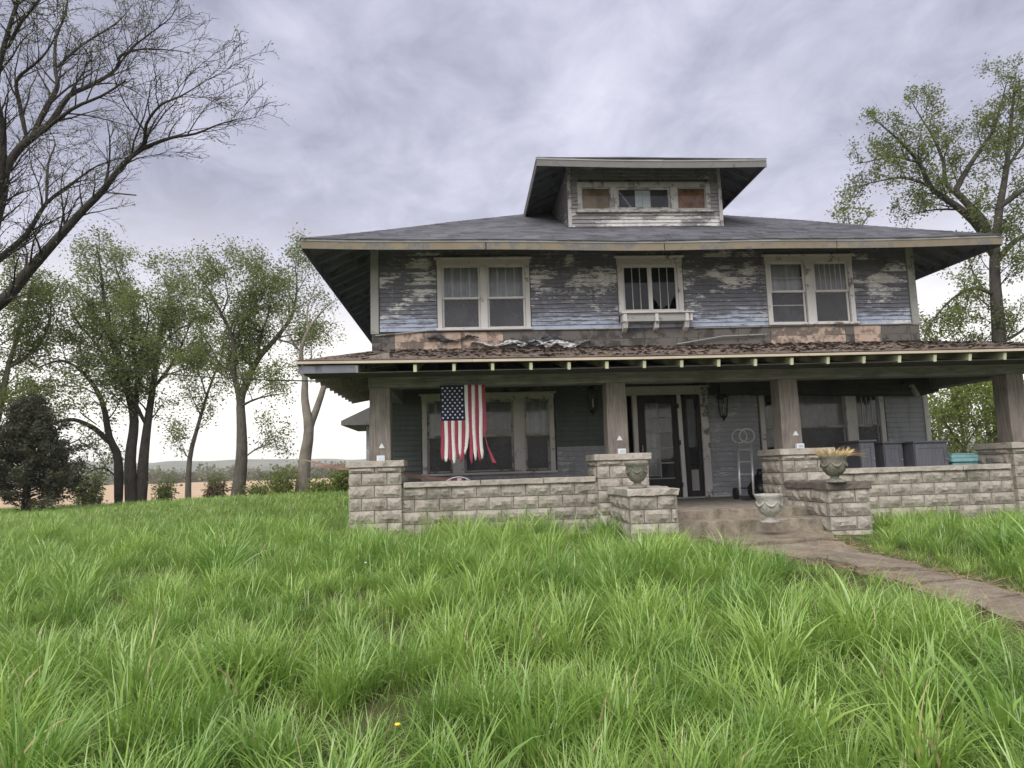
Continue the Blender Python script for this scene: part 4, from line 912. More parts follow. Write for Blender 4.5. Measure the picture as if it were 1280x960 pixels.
def bag():
    p = atY(953, 620, 13.6); p.z = FLOOR; e = MB(); g = 12
    prof = [(.0, 0), (.20, .0), (.26, .10), (.24, .24), (.17, .36), (.08, .44), (.05, .50), (.09, .56), (0, .54)]
    e.lathe(prof, p, 22); r = random.Random(2)
    e.v = [(v[0] + .05 * mnoise.noise((v[0] * 9, v[1] * 9, v[2] * 9)), v[1] + .05 * mnoise.noise((v[0] * 9, v[2] * 9, 3)), v[2] + .03 * mnoise.noise((v[1] * 11, v[0] * 8, 7)) * (v[2] > FLOOR + .05)) for v in e.v]
    tag(e.build('refuse_bag', 'black_bag', None, None, True), 'crumpled black bag on the porch behind the hand truck', 'bag')
bag()
def cabinet(px0, px1, py_top, Y, label, doors=1, D=.55):
    a, b = atY(px0, py_top, Y), atY(px1, py_top, Y); x0, x1, zt = a.x, b.x, (a.z + b.z) / 2
    e = empty('cabinet', ((x0 + x1) / 2, Y + D / 2, FLOOR), label, 'cabinet', 'dark cabinets stored on the porch')
    MB().box(x0, x1, Y + .02, Y + D, FLOOR, zt - .03).build('carcass', 'cabinet_paint', e, bevel=.004)
    MB().box(x0 - .03, x1 + .03, Y - .03, Y + D + .02, zt - .029, zt).build('top', 'cabinet_paint', e, bevel=.006)
    for k in range(doors):
        p, q = x0 + (x1 - x0) * k / doors + .015, x0 + (x1 - x0) * (k + 1) / doors - .015; m = MB(); frame_box(m, p, q, FLOOR + .08, zt - .06, Y - .002, Y + .019, .075); d = m.build('door', 'cabinet_paint', e, bevel=.003)
        MB().box(p + .0755, q - .0755, Y + .009, Y + .018, FLOOR + .156, zt - .136).build('panel', 'cabinet_paint', d)
        MB().lathe([(0, 0), (.014, 0), (.016, .012), (0, .02)], (q - .035, Y - .022, zt - .35), 8).build('knob', 'lead', d)
cabinet(1074, 1093, 550, 12.35, 'narrow dark grey panelled cabinet, leftmost of those behind the porch wall', D=.85)
cabinet(1104, 1128, 552, 12.55, 'dark grey panelled cabinet between the narrow and the wide one on porch', D=.5)
cabinet(1142, 1184, 551, 12.35, 'wide dark grey panelled cabinet beside the teal tub', D=.6)
def tub():
    a, b = atY(1189, 567, 12.3), atY(1236, 567, 12.3); x0, x1, zt = a.x, b.x, a.z; y0 = 12.3; e = empty('storage_tub', ((x0 + x1) / 2, y0 + .2, FLOOR), 'teal plastic storage tub on the porch beside the right corner pier', 'tub')
    i = .04; MB().hexa([(x0 + i + .04, y0 + i + .03, FLOOR), (x1 - i - .04, y0 + i + .03, FLOOR), (x1 - i - .04, y0 + .42, FLOOR), (x0 + i + .04, y0 + .42, FLOOR), (x0 + i, y0 + i, zt - .16), (x1 - i, y0 + i, zt - .16), (x1 - i, y0 + .46, zt - .16), (x0 + i, y0 + .46, zt - .16)]).build('body', 'teal', e, bevel=.02)
    MB().box(x0, x1, y0, y0 + .5, zt - .159, zt - .09).build('rim', 'teal', e, bevel=.015); MB().box(x0 + .02, x1 - .02, y0 + .02, y0 + .48, zt - .089, zt - .03).build('lid', 'teal', e, bevel=.02)
    MB().box(x0 + .08, x1 - .06, y0 + .08, y0 + .42, zt - .029, zt).build('lid_ridge', 'teal', e, bevel=.012)
tub()
def plank():
    a, b = atY(404, 582, 12.75), atY(566, 601, 12.95); m = MB(); n = 16; r = random.Random(3); w, h = .20, .07
    for i in range(n + 1):
        p = a.lerp(b, i / n); j = lambda: r.uniform(-.008, .008); m.v += [(p.x, p.y - w / 2, p.z - h / 2 + j()), (p.x, p.y + w / 2, p.z - h / 2 + j()), (p.x, p.y + w / 2, p.z + h / 2 + j()), (p.x, p.y - w / 2, p.z + h / 2 + j())]
    for i in range(n):
        for k in range(4): m.f.append((4*i+k, 4*i+(k+1)%4, 4*i+4+(k+1)%4, 4*i+4+k))
    m.f += [(3, 2, 1, 0), (4*n, 4*n+1, 4*n+2, 4*n+3)]
    d = (a - b).normalized()
    m.hexa([a + Vector((0, -.1, -.0)), a + Vector((0, .1, 0)), a + d * .34 + Vector((0, .02, .055)), a + d * .34 + Vector((0, -.02, .055)), a + Vector((0, -.1, .035)), a + Vector((0, .1, .035)), a + d * .34 + Vector((0, .02, .075)), a + d * .34 + Vector((0, -.02, .075))])
    m.hexa([a + Vector((0, -.1, -.035)), a + Vector((0, .1, -.035)), a + d * .22 + Vector((0, .02, -.05)), a + d * .22 + Vector((0, -.02, -.05)), a + Vector((0, -.1, -.001)), a + Vector((0, .1, -.001)), a + d * .22 + Vector((0, .02, -.03)), a + d * .22 + Vector((0, -.02, -.03))])
    tag(m.build('timber', 'plank_red'), 'weathered reddish timber with a split end poking out past the left porch pier', 'timber')
plank()
sw_ = MB().box(-1.86, -1.60, 12.36, WY - .05, GZ, 1.50).build('porch_wall', 'mortar', house); lay(sw_, 2.1, 1.50, GZ, (-1.88, WY - .1, 0), R(-90), seed=130); cap('cap', -1.95, -1.55, 12.36, WY - .06, 1.501, 1.585, sw_, seed=131)
def round_chair():
    c = atY(573, 606, 12.2); R0 = .245; e = empty('round_chair', (c.x, 12.35, FLOOR), 'round-backed chair with red and white patterned seat back, under the flag', 'chair')
    m = MB(); pts = [Vector((c.x + R0 * math.cos(t) * 1.05, 12.2, c.z - .05 + R0 * .75 * math.sin(t))) for t in np.linspace(0, 2 * math.pi, 33)]
    m.tube(pts, .014, 8, False).build('rim', 'card_white', e, smooth=True)
    r = random.Random(9)
    for k in range(13):
        x = c.x - R0 + (k + .5) * 2 * R0 / 13; hh = R0 * .72 * math.sqrt(max(.02, 1 - ((x - c.x) / (R0 * 1.05)) ** 2)); w = R0 / 13
        for q in range(6):
            z0, z1 = c.z - .05 - hh + 2 * hh * q / 6, c.z - .05 - hh + 2 * hh * (q + 1) / 6; MB().box(x - w, x + w - .001, 12.205 + .004 * r.random(), 12.225, z0, z1 - .001).build('patch', r.choice(['flag_red', 'flag_red', 'flag_white', 'flag_navy', 'flag_red', 'flag_white']), e)
    MB().lathe([(0, 0), (.23, 0), (.24, .03), (.22, .06), (0, .06)], (c.x, 12.45, FLOOR + .36), 20).build('seat', 'flag_red', e)
    for sx in (-1, 1):
        for sy in (-1, 1): MB().tube([(c.x + sx * .2, 12.45 + sy * .2, FLOOR), (c.x + sx * .13, 12.45 + sy * .13, FLOOR + .36)], .012, 6).build('leg', 'card_white', e)
        MB().tube([(c.x + sx * .14, 12.3, FLOOR + .38), (c.x + sx * .12, 12.21, c.z - .2)], .012, 6).build('upright', 'card_white', e)
round_chair()
for (px, py, xc, lab) in ((470, 575, -1.40, 'left corner porch post'), (772, 568, 2.62, 'post left of the steps'), (989, 563, 5.72, 'post right of the steps'), (1277, 558, 9.9, 'right corner porch post')):
    p = Vector((xc, 11.62, 1.752)); e = empty('small_box', p, 'small white printed box at the foot of the ' + lab, 'box', 'white boxes on the pier caps')
    MB().box(xc - .065, xc + .065, 11.585, 11.655, 1.752, 1.835).build('body', 'card_white', e, bevel=.004); MB().box(xc - .04, xc + .045, 11.581, 11.584, 1.77, 1.815).build('print', 'print_blue', e)
    m = MB(); z = 2.0 if xc > 0 else 1.98; m.hexa([(xc - .05, 11.725, z - .02), (xc + .05, 11.725, z - .02), (xc + .05, 11.74, z - .02), (xc - .05, 11.74, z - .02), (xc - .008, 11.725, z + .055), (xc + .008, 11.725, z + .055), (xc + .008, 11.74, z + .055), (xc - .008, 11.74, z + .055)])
    if xc < 9: tag(m.build('reflector', 'card_white'), 'tiny white triangular reflector on the ' + lab, 'reflector', 'white triangles on the porch posts')
def flood():
    p = atY(1140, 482, 13.7); e = empty('porch_fixture', p, 'dark bracketed fixture hanging under the right end of the porch ceiling', 'fixture')
    MB().box(p.x - .2, p.x + .16, 13.65, 13.8, p.z + .02, p.z + .12).build('housing', 'black_metal', e, bevel=.01); MB().bar((p.x - .02, 13.7, p.z + .02), (p.x + .1, 13.7, p.z - .22), .09, .07).build('arm', 'trim_grey', e)
    MB().box(p.x - .03, p.x + .02, 13.7, 13.75, p.z + .12, 2.93).build('stem', 'black_metal', e)
flood()
def cable():
    a, b = atY(-70, 413, 20), Vector((pe0 + .02, 12.4, 3.2)); m = MB(); n = 24; pts = [a.lerp(b, i / n) - Vector((0, 0, .55 * 4 * (i / n) * (1 - i / n) * .6)) for i in range(n + 1)]
    tag(m.tube(pts, .013, 5).build('service_cable', 'cable'), 'thin black utility cable sagging from upper left to the porch roof corner', 'cable')
cable()
for px, py, h, lab in ((97, 633, .55, 'short weathered fence post beside the dark cedar'), (124, 633, .45, 'short weathered fence post left of the many-stemmed tree'), (199, 629, .62, 'dark fence post right of the many-stemmed tree')):
    p = gz(px, py, 0) if py > 640 else atY(px, py, 29.5); p.z = ground(p.x, p.y); m = MB().tube([p - Vector((0, 0, .2)), p + Vector((0.01, 0, h * .6)), p + Vector((.03, 0, h))], [.07, .065, .06], 7)
    tag(m.build('fence_post', 'fence_wood'), lab, 'fence post', 'posts along the field edge')
def implement():
    p = atY(275, 625, 28.6); p.z = ground(p.x, p.y); e = empty('farm_implement', p, 'rusty old farm implement between the trees at the field edge', 'implement')
    x, y, z = p; B = lambda a, b, w=.06, n='bar': MB().bar(Vector(a) + p, Vector(b) + p, w, w).build(n, 'rust', e)
    B((-.45, 0, .35), (.45, 0, .42)); B((-.45, .5, .35), (.45, .5, .42)); B((-.45, 0, .35), (-.45, .5, .35)); B((.45, 0, .42), (.45, .5, .42)); B((-.3, 0, .1), (-.2, 0, .75)); B((.1, 0, .1), (.15, 0, .8)); B((-.2, 0, .72), (.15, 0, .55)); B((-.45, .2, .35), (-.75, .2, .2))
    for sx in (-.5, .5):
        c = p + Vector((sx, .25, .28)); MB().tube([c + Vector((0, .28 * math.cos(t), .28 * math.sin(t))) for t in np.linspace(0, 6.2832, 21)], .03, 6, False).build('wheel', 'rust', e)
        for k in range(4): t = k * math.pi / 4; MB().bar(c + Vector((0, .28 * math.cos(t), .28 * math.sin(t))), c - Vector((0, .28 * math.cos(t), .28 * math.sin(t))), .025, .025).build('spoke', 'rust', e)
implement()

# ------------------------------------------------------------------ trees
def leaf_mesh(name, pts, size, mat, seed, up=.3, stretch=1.9):
    g = np.random.default_rng(seed); P = np.asarray(pts); n = len(P)
    d = g.normal(size=(n, 3)); d[:, 2] = d[:, 2] * .7 - up; d /= np.linalg.norm(d, axis=1)[:, None]
    s = np.cross(d, g.normal(size=(n, 3))); s /= np.linalg.norm(s, axis=1)[:, None] + 1e-9
    nn = np.cross(d, s); L = (size * g.uniform(.6, 1.3, n))[:, None]; W = L / stretch / 2
    v = np.stack([P, P + d * L * .45 + s * W + nn * W * .4, P + d * L, P + d * L * .45 - s * W + nn * W * .4], 1).reshape(-1, 3)
    i = np.arange(n) * 4; f = np.stack([np.stack([i, i + 1, i + 2], 1), np.stack([i, i + 2, i + 3], 1)], 1).reshape(-1, 3)
    rv = np.repeat(g.random(n), 4); return np_mesh(name, v, f, mat, {'rnd': rv})
class Tree:
    def __init__(s, seed, twig=.004): s.g = random.Random(seed); s.m = MB(); s.tips = []; s.twig = twig
    def rv(s):
        g = s.g; return Vector((g.gauss(0, 1), g.gauss(0, 1), g.gauss(0, 1))).normalized()
    def grow(s, pts, r0, r1, spec, level=0, sides=7, keep=.12, soft=False):
        """spec: list per level of (spacing, length, spread, droop); tube + children along it"""
        pts = [Vector(p) for p in pts]; m = len(pts); acc = [0]
        for i in range(1, m): acc.append(acc[-1] + (pts[i] - pts[i - 1]).length)
        T = acc[-1]; rad = [max(r1, r0 + (r1 - r0) * (a / T) ** .8) for a in acc]
        if soft: rad[0] *= .55; rad[1] *= .8
        s.m.tube(pts, rad, sides, False)
        if level >= len(spec):
            for p in pts[1:]: s.tips.append(p)
            return
        sp, Ln, spread, lift = spec[level]; x = T * keep + s.g.uniform(0, sp)
        while x < T:
            i = max(1, min(m - 1, next((k for k in range(1, m) if acc[k] >= x), m - 1))); u = (x - acc[i - 1]) / max(1e-6, acc[i] - acc[i - 1]); p = pts[i - 1].lerp(pts[i], u); d = (pts[i] - pts[i - 1]).normalized()
            side = s.rv(); side = (side - d * side.dot(d)).normalized(); dr = (d * math.cos(spread) + side * math.sin(spread) + Vector((0, 0, lift))).normalized()
            f = x / T; L = Ln * s.g.uniform(.55, 1.25) * (1 - .45 * f); n = 5 if level == 0 else 4; q = [p]; cur = dr
            for k in range(n): cur = (cur + s.rv() * .22 + Vector((0, 0, lift * .25))).normalized(); q.append(q[-1] + cur * L / n)
            rr = max(s.twig, min(rad[i] * .55, L * .022 + .003)); s.grow(q, rr, max(s.twig * .75, rr * .25), spec, level + 1, 5 if level == 0 else 3, .2)
            x += sp * s.g.uniform(.6, 1.5)
        s.tips.append(pts[-1])
def tree(name, label, cat, limbs, Y, spec, leaf=None, seed=1, bark='bark', nleaf=3, lsize=.12, jit=.10, depth=1.2, base=None, group=None, thin=1.0, bias=.3, clear=.12, stretch=1.9):
    store = []; t = Tree(seed, .0045 if Y < 18 else .009); g = random.Random(seed + 99); first = atY(*limbs[0][0][0], Y) if base is None else base
    for limb in limbs:
        px, r0, r1 = limb[0], limb[1], limb[2]; dep = limb[3] if len(limb) > 3 else g.uniform(-depth, depth); kp = limb[4] if len(limb) > 4 else clear; n = len(px); P = []
        Y0 = Y
        if store:
            dirs = ray(*px[0]); c0 = min(store, key=lambda v: ((v - Vector((0, 0, EYE))) / v.y - dirs / dirs.y).length); Y0 = c0.y
        for i, q in enumerate(px): P.append(atY(q[0], q[1], Y0 + dep * (i / max(1, n - 1)) + g.uniform(-.1, .1) * depth * (i > 0)))
        Q = [P[0]]
        for i in range(1, n):                       # smooth and roughen the traced limb
            for k in range(1, 4):
                u = k / 3; a, b, c, d = P[max(0, i - 2)], P[i - 1], P[i], P[min(n - 1, i + 1)]
                Q.append(.5 * ((2 * b) + (c - a) * u + (2 * a - 5 * b + 4 * c - d) * u * u + (3 * b - a - 3 * c + d) * u ** 3))
        t.grow(Q, r0, r1, spec, 0, 9, kp, bool(store)); store += Q
    bz = Vector((first.x, first.y, ground(first.x, first.y))); root = empty(name, bz, label, cat, group); t.m.build('trunk', bark, root, bz, True)
    if leaf:
        pts = []; r = np.random.default_rng(seed)
        T = np.array([tuple(p) for p in t.tips]); T = T[r.random(len(T)) < thin]
        pts = np.repeat(T, nleaf, 0) + r.normal(size=(len(T) * nleaf, 3)) * jit
        o = share('crown', leaf_mesh('crown', pts - np.array(bz), lsize, leaf, seed, bias, stretch), root, bz)
    return root, len(t.tips)
info = []
def base_pts(px, py, Y):                            # start a trunk below the ground line
    p = atY(px, py, Y); zg = ground(p.x, Y); q = py
    while atY(px, q, Y).z > zg - .15 and q < 1200: q += 2
    return (px, q)
SP = [(.25, 1.55, .62, .15), (.14, .70, .6, .06), (.10, .31, .7, .03)]
YB = 13.5
bare = [([base_pts(-108, 640, YB), (-102, 560), (-92, 480), (-85, 440)], 0.235, 0.1904, 0, 2),
 ([(-85, 440), (0, 379), (34, 341), (73, 297), (105, 262), (127, 240), (150, 210), (165, 195), (185, 183), (215, 172), (245, 167), (275, 155), (306, 147)], 0.151, 0.0050, -1.2, .18),
 ([(165, 195), (180, 178), (183, 155), (200, 132), (222, 122), (240, 112), (262, 98)], 0.042, 0.0050, -1.6), ([(127, 240), (170, 244)], 0.020, 0.0112, -.5, 2), ([(150, 210), (172, 198), (205, 192)], 0.022, 0.0050),
 ([(-85, 440), (-30, 330), (0, 254), (7, 213), (24, 186), (45, 168), (65, 151), (86, 120), (113, 107), (137, 93), (149, 81), (150, 70), (172, 62), (205, 62), (238, 66)], 0.168, 0.0050, .8, .25),
 ([(41, 167), (62, 127), (72, 107), (69, 86), (70, 48), (82, 17), (86, -20)], 0.067, 0.0112, 1.6), ([(33, 172), (24, 127), (21, 100), (41, 82), (58, 65), (75, 34), (80, 10)], 0.056, 0.0067, -.4), ([(69, 86), (100, 58), (127, 41), (151, 24), (168, 3)], 0.039, 0.0050, 1.9), ([(45, 172), (89, 137), (127, 120), (157, 101)], 0.048, 0.0168, -1.0, .3), ([(127, 120), (160, 120)], 0.011, 0.0056, 0, 2),
 ([(-85, 440), (-40, 360), (0, 323), (34, 292), (58, 254), (93, 227), (124, 206), (160, 196)], 0.112, 0.0056, 1.8, .2), ([(58, 258), (60, 206), (69, 179), (60, 160)], 0.039, 0.0050, 2.2), ([(-85, 440), (-40, 300), (-5, 250), (4, 172), (-5, 110), (10, 40), (30, -20)], 0.123, 0.0280, -1.4, .2), ([(149, 81), (165, 60), (190, 40), (215, 20), (225, -5)], 0.028, 0.0050, .3), ([(10, 60), (25, 30), (45, 5), (60, -20)], 0.039, 0.0112, -2), ([(113, 107), (140, 104), (165, 112), (190, 130)], 0.022, 0.0050, 1.0), ([(-85, 440), (-140, 330), (-160, 220), (-120, 120)], 0.123, 0.0224, .8, .2)]
info.append(tree('bare_tree', 'large nearly leafless tree reaching in from the upper left', 'tree', bare, YB, SP, 'leaf_dull', 11, 'bark_dark', 1, .045, .05, .8, base=atY(-105, 640, YB), thin=.35)[1])
ST = [(.30, 1.9, .85, .12), (.20, .85, .75, .05), (.17, .40, .8, -.03)]
Y4 = 30
t4 = [([base_pts(166, 632, Y4), (163, 575), (168, 527), (161, 492), (148, 444), (141, 420), (131, 379), (127, 345), (122, 312)], 0.288, 0.0240, .4, .35), ([base_pts(177, 632, Y4), (179, 582), (184, 534), (191, 486), (198, 437), (204, 403), (212, 372), (205, 350)], 0.272, 0.0240, 1, .35), ([base_pts(148, 631, Y4), (148, 575), (137, 547), (127, 500), (103, 465), (76, 451), (46, 460)], 0.240, 0.0240, -1.5, .4),
 ([(137, 554), (120, 537), (98, 526), (82, 525), (60, 532), (33, 541)], 0.136, 0.0320, -1, .75), ([(168, 527), (172, 470), (165, 430), (168, 390), (150, 350), (142, 325)], 0.144, 0.0240, 1.8, .2), ([(191, 486), (215, 455), (232, 420), (243, 390)], 0.104, 0.0160, .8), ([(161, 492), (120, 430), (95, 400), (85, 375)], 0.104, 0.0160, -1.2), ([(184, 534), (170, 505), (158, 470), (178, 430), (186, 395), (178, 370)], 0.096, 0.0160, -1.6), ([(148, 444), (120, 395), (105, 372)], 0.072, 0.0160, 1), ([(198, 437), (222, 412), (236, 408), (248, 412)], 0.064, 0.0160), ([(100, 549), (84, 556)], 0.040, 0.0240, 0, 2), ([(120, 530), (100, 515), (108, 508)], 0.040, 0.0160, 0, 2), ([(150, 600), (130, 585), (110, 590)], 0.048, 0.0160, .5)]
info.append(tree('many_stemmed_tree', 'big many-stemmed tree with dense spring leaves at the field edge', 'tree', t4, Y4, ST, 'leaf_dull', 21, 'bark_dark', 5, .12, .19, 1.6, bias=.1)[1])
t5 = [([base_pts(235, 630, 29), (237, 575), (247, 534), (258, 496), (268, 468), (276, 448), (280, 430)], 0.136, 0.0240, .3, .45), ([(258, 496), (250, 470), (240, 462)], 0.048, 0.0160), ([(237, 575), (228, 562), (222, 560)], 0.032, 0.0100)]
info.append(tree('leaning_tree', 'slim leaning tree between the many-stemmed tree and the forked tree', 'tree', t5, 29, ST, 'leaf_dull', 31, 'bark', 5, .105, .16, 1)[1])
t6 = [([base_pts(296, 625, 28), (302, 575), (302, 534), (301, 500), (308, 479), (323, 448), (344, 424), (364, 396), (371, 362), (368, 325)], 0.288, 0.0160, .8, .42), ([(302, 520), (298, 490), (292, 465), (292, 427), (277, 393), (261, 362), (241, 332)], 0.152, 0.0160, -.6, .12), ([(302, 508), (312, 502), (330, 496), (360, 491)], 0.064, 0.0120, -1, .3), ([(292, 427), (310, 395), (325, 370), (330, 345), (322, 330)], 0.072, 0.0160, 1.2), ([(323, 448), (326, 420), (335, 395), (340, 370)], 0.072, 0.0160, -1.2), ([(292, 465), (275, 455), (262, 430)], 0.056, 0.0120, .8), ([(277, 393), (285, 370), (280, 345)], 0.048, 0.0120), ([(344, 424), (365, 430), (380, 445)], 0.048, 0.0120), ([(302, 575), (322, 560), (340, 555)], 0.040, 0.0100)]
info.append(tree('forked_tree', 'tall tree forking in two high arms, right of the leaning tree', 'tree', t6, 28, ST, 'leaf_dull', 41, 'bark', 5, .11, .18, 1.4)[1])
t7 = [([base_pts(377, 616, 26), (381, 575), (386, 538), (381, 499), (381, 472), (376, 441), (385, 413), (398, 395), (414, 378)], .30, .012, .4, .6), ([(384, 556), (388, 532), (395, 513), (404, 486), (409, 462)], .17, .09, .2, .8), ([(376, 441), (362, 420), (350, 400), (348, 380)], .05, .01, -.6), ([(385, 413), (384, 390), (390, 368), (400, 352)], .05, .01, .6), ([(381, 472), (388, 455), (390, 425)], .05, .01), ([(398, 395), (410, 405), (424, 402)], .03, .008)]
info.append(tree('pale_forked_tree', 'pale-barked sparse tree with a Y fork just left of the porch roof', 'tree', t7, 26, [(.4, 1.1, .7, .2), (.3, .5, .7, .1), (.25, .25, .8, 0)], 'leaf_dull', 51, 'bark_pale', 3, .085, .13, .8)[1])
t2 = [([base_pts(-22, 640, 27), (-12, 560), (2, 500), (10, 460), (22, 420), (34, 385), (40, 350)], .25, .02, .6, .3), ([(2, 500), (-10, 450), (-5, 400), (10, 360)], .15, .02, -1), ([(10, 460), (40, 440), (60, 410), (64, 375)], .1, .02, .8), ([(-12, 560), (20, 530), (45, 490), (58, 480)], .1, .02, -1)]
info.append(tree('edge_tree', 'leafy tree at the left edge behind the bare limbs, above the cedar', 'tree', t2, 27, ST, 'leaf_spring', 61, 'bark', 5, .11, .18, 1.4)[1])
YR = 27
tr = [([base_pts(1256, 560, YR), (1251, 470), (1247, 400), (1243, 330), (1248, 270), (1258, 210), (1263, 160), (1268, 110)], .42, .04, .5, .12), ([(1243, 322), (1226, 287), (1201, 262), (1178, 246), (1162, 232), (1149, 204), (1122, 174), (1094, 150)], .24, .02, -1.2, .2), ([(1236, 300), (1228, 275), (1201, 246), (1196, 235), (1219, 196), (1241, 163), (1251, 132), (1258, 104)], .20, .02, .9, .25), ([(1190, 240), (1181, 225), (1179, 202), (1166, 171), (1153, 150), (1140, 128)], .11, .015, .4), ([(1246, 262), (1275, 240), (1305, 225), (1330, 190)], .16, .02, -.8), ([(1244, 330), (1270, 300), (1310, 285), (1345, 265)], .16, .02, 1.0), ([(1247, 370), (1218, 360), (1190, 374), (1168, 398), (1155, 420)], .10, .015, -1), ([(1162, 232), (1130, 222), (1100, 226), (1075, 232)], .08, .015, -.6), ([(1149, 204), (1120, 196), (1095, 200), (1070, 205)], .07, .012, .9), ([(1258, 210), (1285, 170), (1295, 130)], .1, .02, .6), ([(1248, 430), (1275, 415), (1300, 390)], .1, .02, .4), ([(1249, 450), (1220, 430), (1190, 440), (1165, 455)], .08, .015, .8), ([(1201, 262), (1170, 262), (1135, 268)], .06, .012, .5), ([(1251, 480), (1235, 465), (1215, 480)], .06, .01)]
SR = [(.36, 1.7, .8, .15), (.24, .75, .75, .08), (.20, .34, .8, .0)]
info.append(tree('shade_tree', 'tall spreading tree with fresh green leaves behind the right end of house', 'tree', tr, YR, SR, 'leaf_spring', 71, 'bark_dark', 6, .12, .15, 1.8)[1])
for k, (lab, Y, pts) in enumerate((('light green bushy tree seen through the right porch bay', 23, [(1212, 600), (1205, 560), (1200, 520), (1190, 490), (1180, 470)]), ('leafy sapling beside the right corner porch post', 22, [(1240, 600), (1238, 560), (1232, 520), (1226, 485)]), ('bushy tree showing between house corner and porch post', 26, [(1178, 600), (1176, 560), (1172, 530), (1165, 500)]))):
    pts = [base_pts(*pts[0], Y)] + pts[1:]; l = [(pts, .10, .015, .5, .2), ([pts[1], (pts[1][0] + 25, pts[1][1] - 40), (pts[1][0] + 38, pts[1][1] - 70)], .05, .01), ([pts[1], (pts[1][0] - 22, pts[1][1] - 30), (pts[1][0] - 30, pts[1][1] - 60)], .05, .01), ([pts[2], (pts[2][0] + 18, pts[2][1] - 25)], .04, .01)]
    info.append(tree('small_tree', lab, 'tree', l, Y, [(.28, 1.1, .8, .1), (.22, .5, .8, .05), (.17, .25, .8, 0)], 'leaf_shrub', 81 + k, 'bark', 7, .115, .18, 1, group='small trees behind the porch')[1])
tt = [([base_pts(1062, 560, 42), (1062, 450), (1060, 350), (1063, 300), (1060, 266)], .3, .02, 0, .4), ([(1063, 300), (1078, 280), (1085, 270)], .08, .02), ([(1061, 310), (1050, 285), (1046, 272)], .08, .02)]
info.append(tree('far_tree', 'treetop just showing above the main roof right of the dormer', 'tree', tt, 42, [(.6, 1.6, .7, .3), (.4, .7, .7, .2), (.35, .4, .8, .1)], 'leaf_spring', 91, 'bark', 2, .22, .15, 1)[1])
def cedar():
    p = atY(32, 637, 24.5); p.z = ground(p.x, p.y); t = Tree(3); g = random.Random(8); H = 3.9; t.m.tube([p - Vector((0, 0, .2)), p + Vector((0, 0, H * .5)), p + Vector((.1, 0, H))], [.14, .09, .02], 8, False)
    for k in range(210):
        f = g.random() ** .9; z = .25 + (H - .35) * f; a = g.uniform(0, 6.28); L = (2.3 * (1 - f) ** .9 + .15) * g.uniform(.5, 1.15); d = Vector((math.cos(a), math.sin(a), .18 + .5 * f)).normalized(); q = [p + Vector((0, 0, z))]; cur = d
        for s in range(5): cur = (cur + t.rv() * .12 + Vector((0, 0, .02))).normalized(); q.append(q[-1] + cur * L / 5)
        t.grow(q, .022, .005, [(.10, .34, .7, .05), (.08, .14, .7, .0)], 0, 4, .25)
    root = empty('cedar', p, 'dark brownish-green conical cedar at the left edge of the lawn', 'tree'); t.m.build('trunk', 'bark_dark', root, p, True)
    T = np.array([tuple(v) for v in t.tips]); r = np.random.default_rng(2); T = T[r.random(len(T)) < min(1, 15000 / len(T))]; pts = np.repeat(T, 2, 0) + r.normal(size=(len(T) * 2, 3)) * .05
    share('crown', leaf_mesh('crown', pts - np.array(p), .12, 'leaf_cedar', 4, -.2, 2.6), root, p); info.append(len(t.tips))
cedar()
for k, (px, py, Y, w, h, lab) in enumerate(((352, 613, 25.5, .9, 1.15, 'yellow-green shrub between the forked tree and the pale tree'), (322, 616, 27, .7, .6, 'low shrub at the foot of the forked tree'), (402, 614, 25.2, .6, .6, 'low shrub right of the pale forked tree'), (426, 613, 24, .6, .95, 'green shrub beside the left porch pier'), (205, 618, 29.5, .5, 1.3, 'leafy sprouts right of the many-stemmed trunks'), (112, 622, 29, .8, 1.7, 'leafy sprouts left of the many-stemmed trunks'), (270, 612, 31, .6, 1.2, 'thin shrub behind the rusty implement'))):
    p = atY(px, py, Y); p.z = ground(p.x, p.y); t = Tree(k + 200); g = random.Random(k + 300)
    for s in range(16):
        a = g.uniform(0, 6.28); d = Vector((math.cos(a) * w * .32, math.sin(a) * w * .32, h * g.uniform(.5, .95))); b = p + Vector((math.cos(a), math.sin(a), 0)) * w * .25 * g.random() - Vector((0, 0, .1)); q = [b + d * u + t.rv() * .05 * (u > 0) for u in (0, .25, .5, .75, 1)]; t.grow(q, .022, .006, [(.14, .30, .7, .15), (.12, .15, .7, .05)], 0, 4, .1)
    root = empty('shrub', p, lab, 'shrub', 'shrubs along the field edge'); t.m.build('stems', 'bark', root, p)
    T = np.array([tuple(v) for v in t.tips]); r = np.random.default_rng(k); pts = np.repeat(T, 2, 0) + r.normal(size=(len(T) * 2, 3)) * .10; share('foliage', leaf_mesh('foliage', pts - np.array(p), .11, 'leaf_shrub' if k in (0, 1, 2, 3) else 'leaf_dull', k, .1), root, p); info.append(len(t.tips))
def far_woods():
    r = np.random.default_rng(12); P = []
    for k in range(900):
        a = r.uniform(-1.1, 1.0); d = 282 + 320 * r.random() ** 1.6; X, Y = d * math.sin(a), d * math.cos(a)
        h = r.uniform(2.5, 6.5) + 4.5 * ss(300, 520, d); z0 = max(ground(X, Y), -3.5) if d < 500 else -2; n = 90; q = r.normal(size=(n, 3)) * np.array([h * .3, h * .3, h * .26]) + np.array([X, Y, z0 + h * .5]); P.append(q)
    P = np.concatenate(P); o = bpy.data.objects.new('distant_woods', leaf_mesh('distant_woods', P, 1.5, 'leaf_far', 1, .0, 1.4)); tag(place(o, None, (0, 0, 0)), 'grey-green band of distant woodland beyond the stubble field', 'woodland', None, 'stuff')
far_woods()

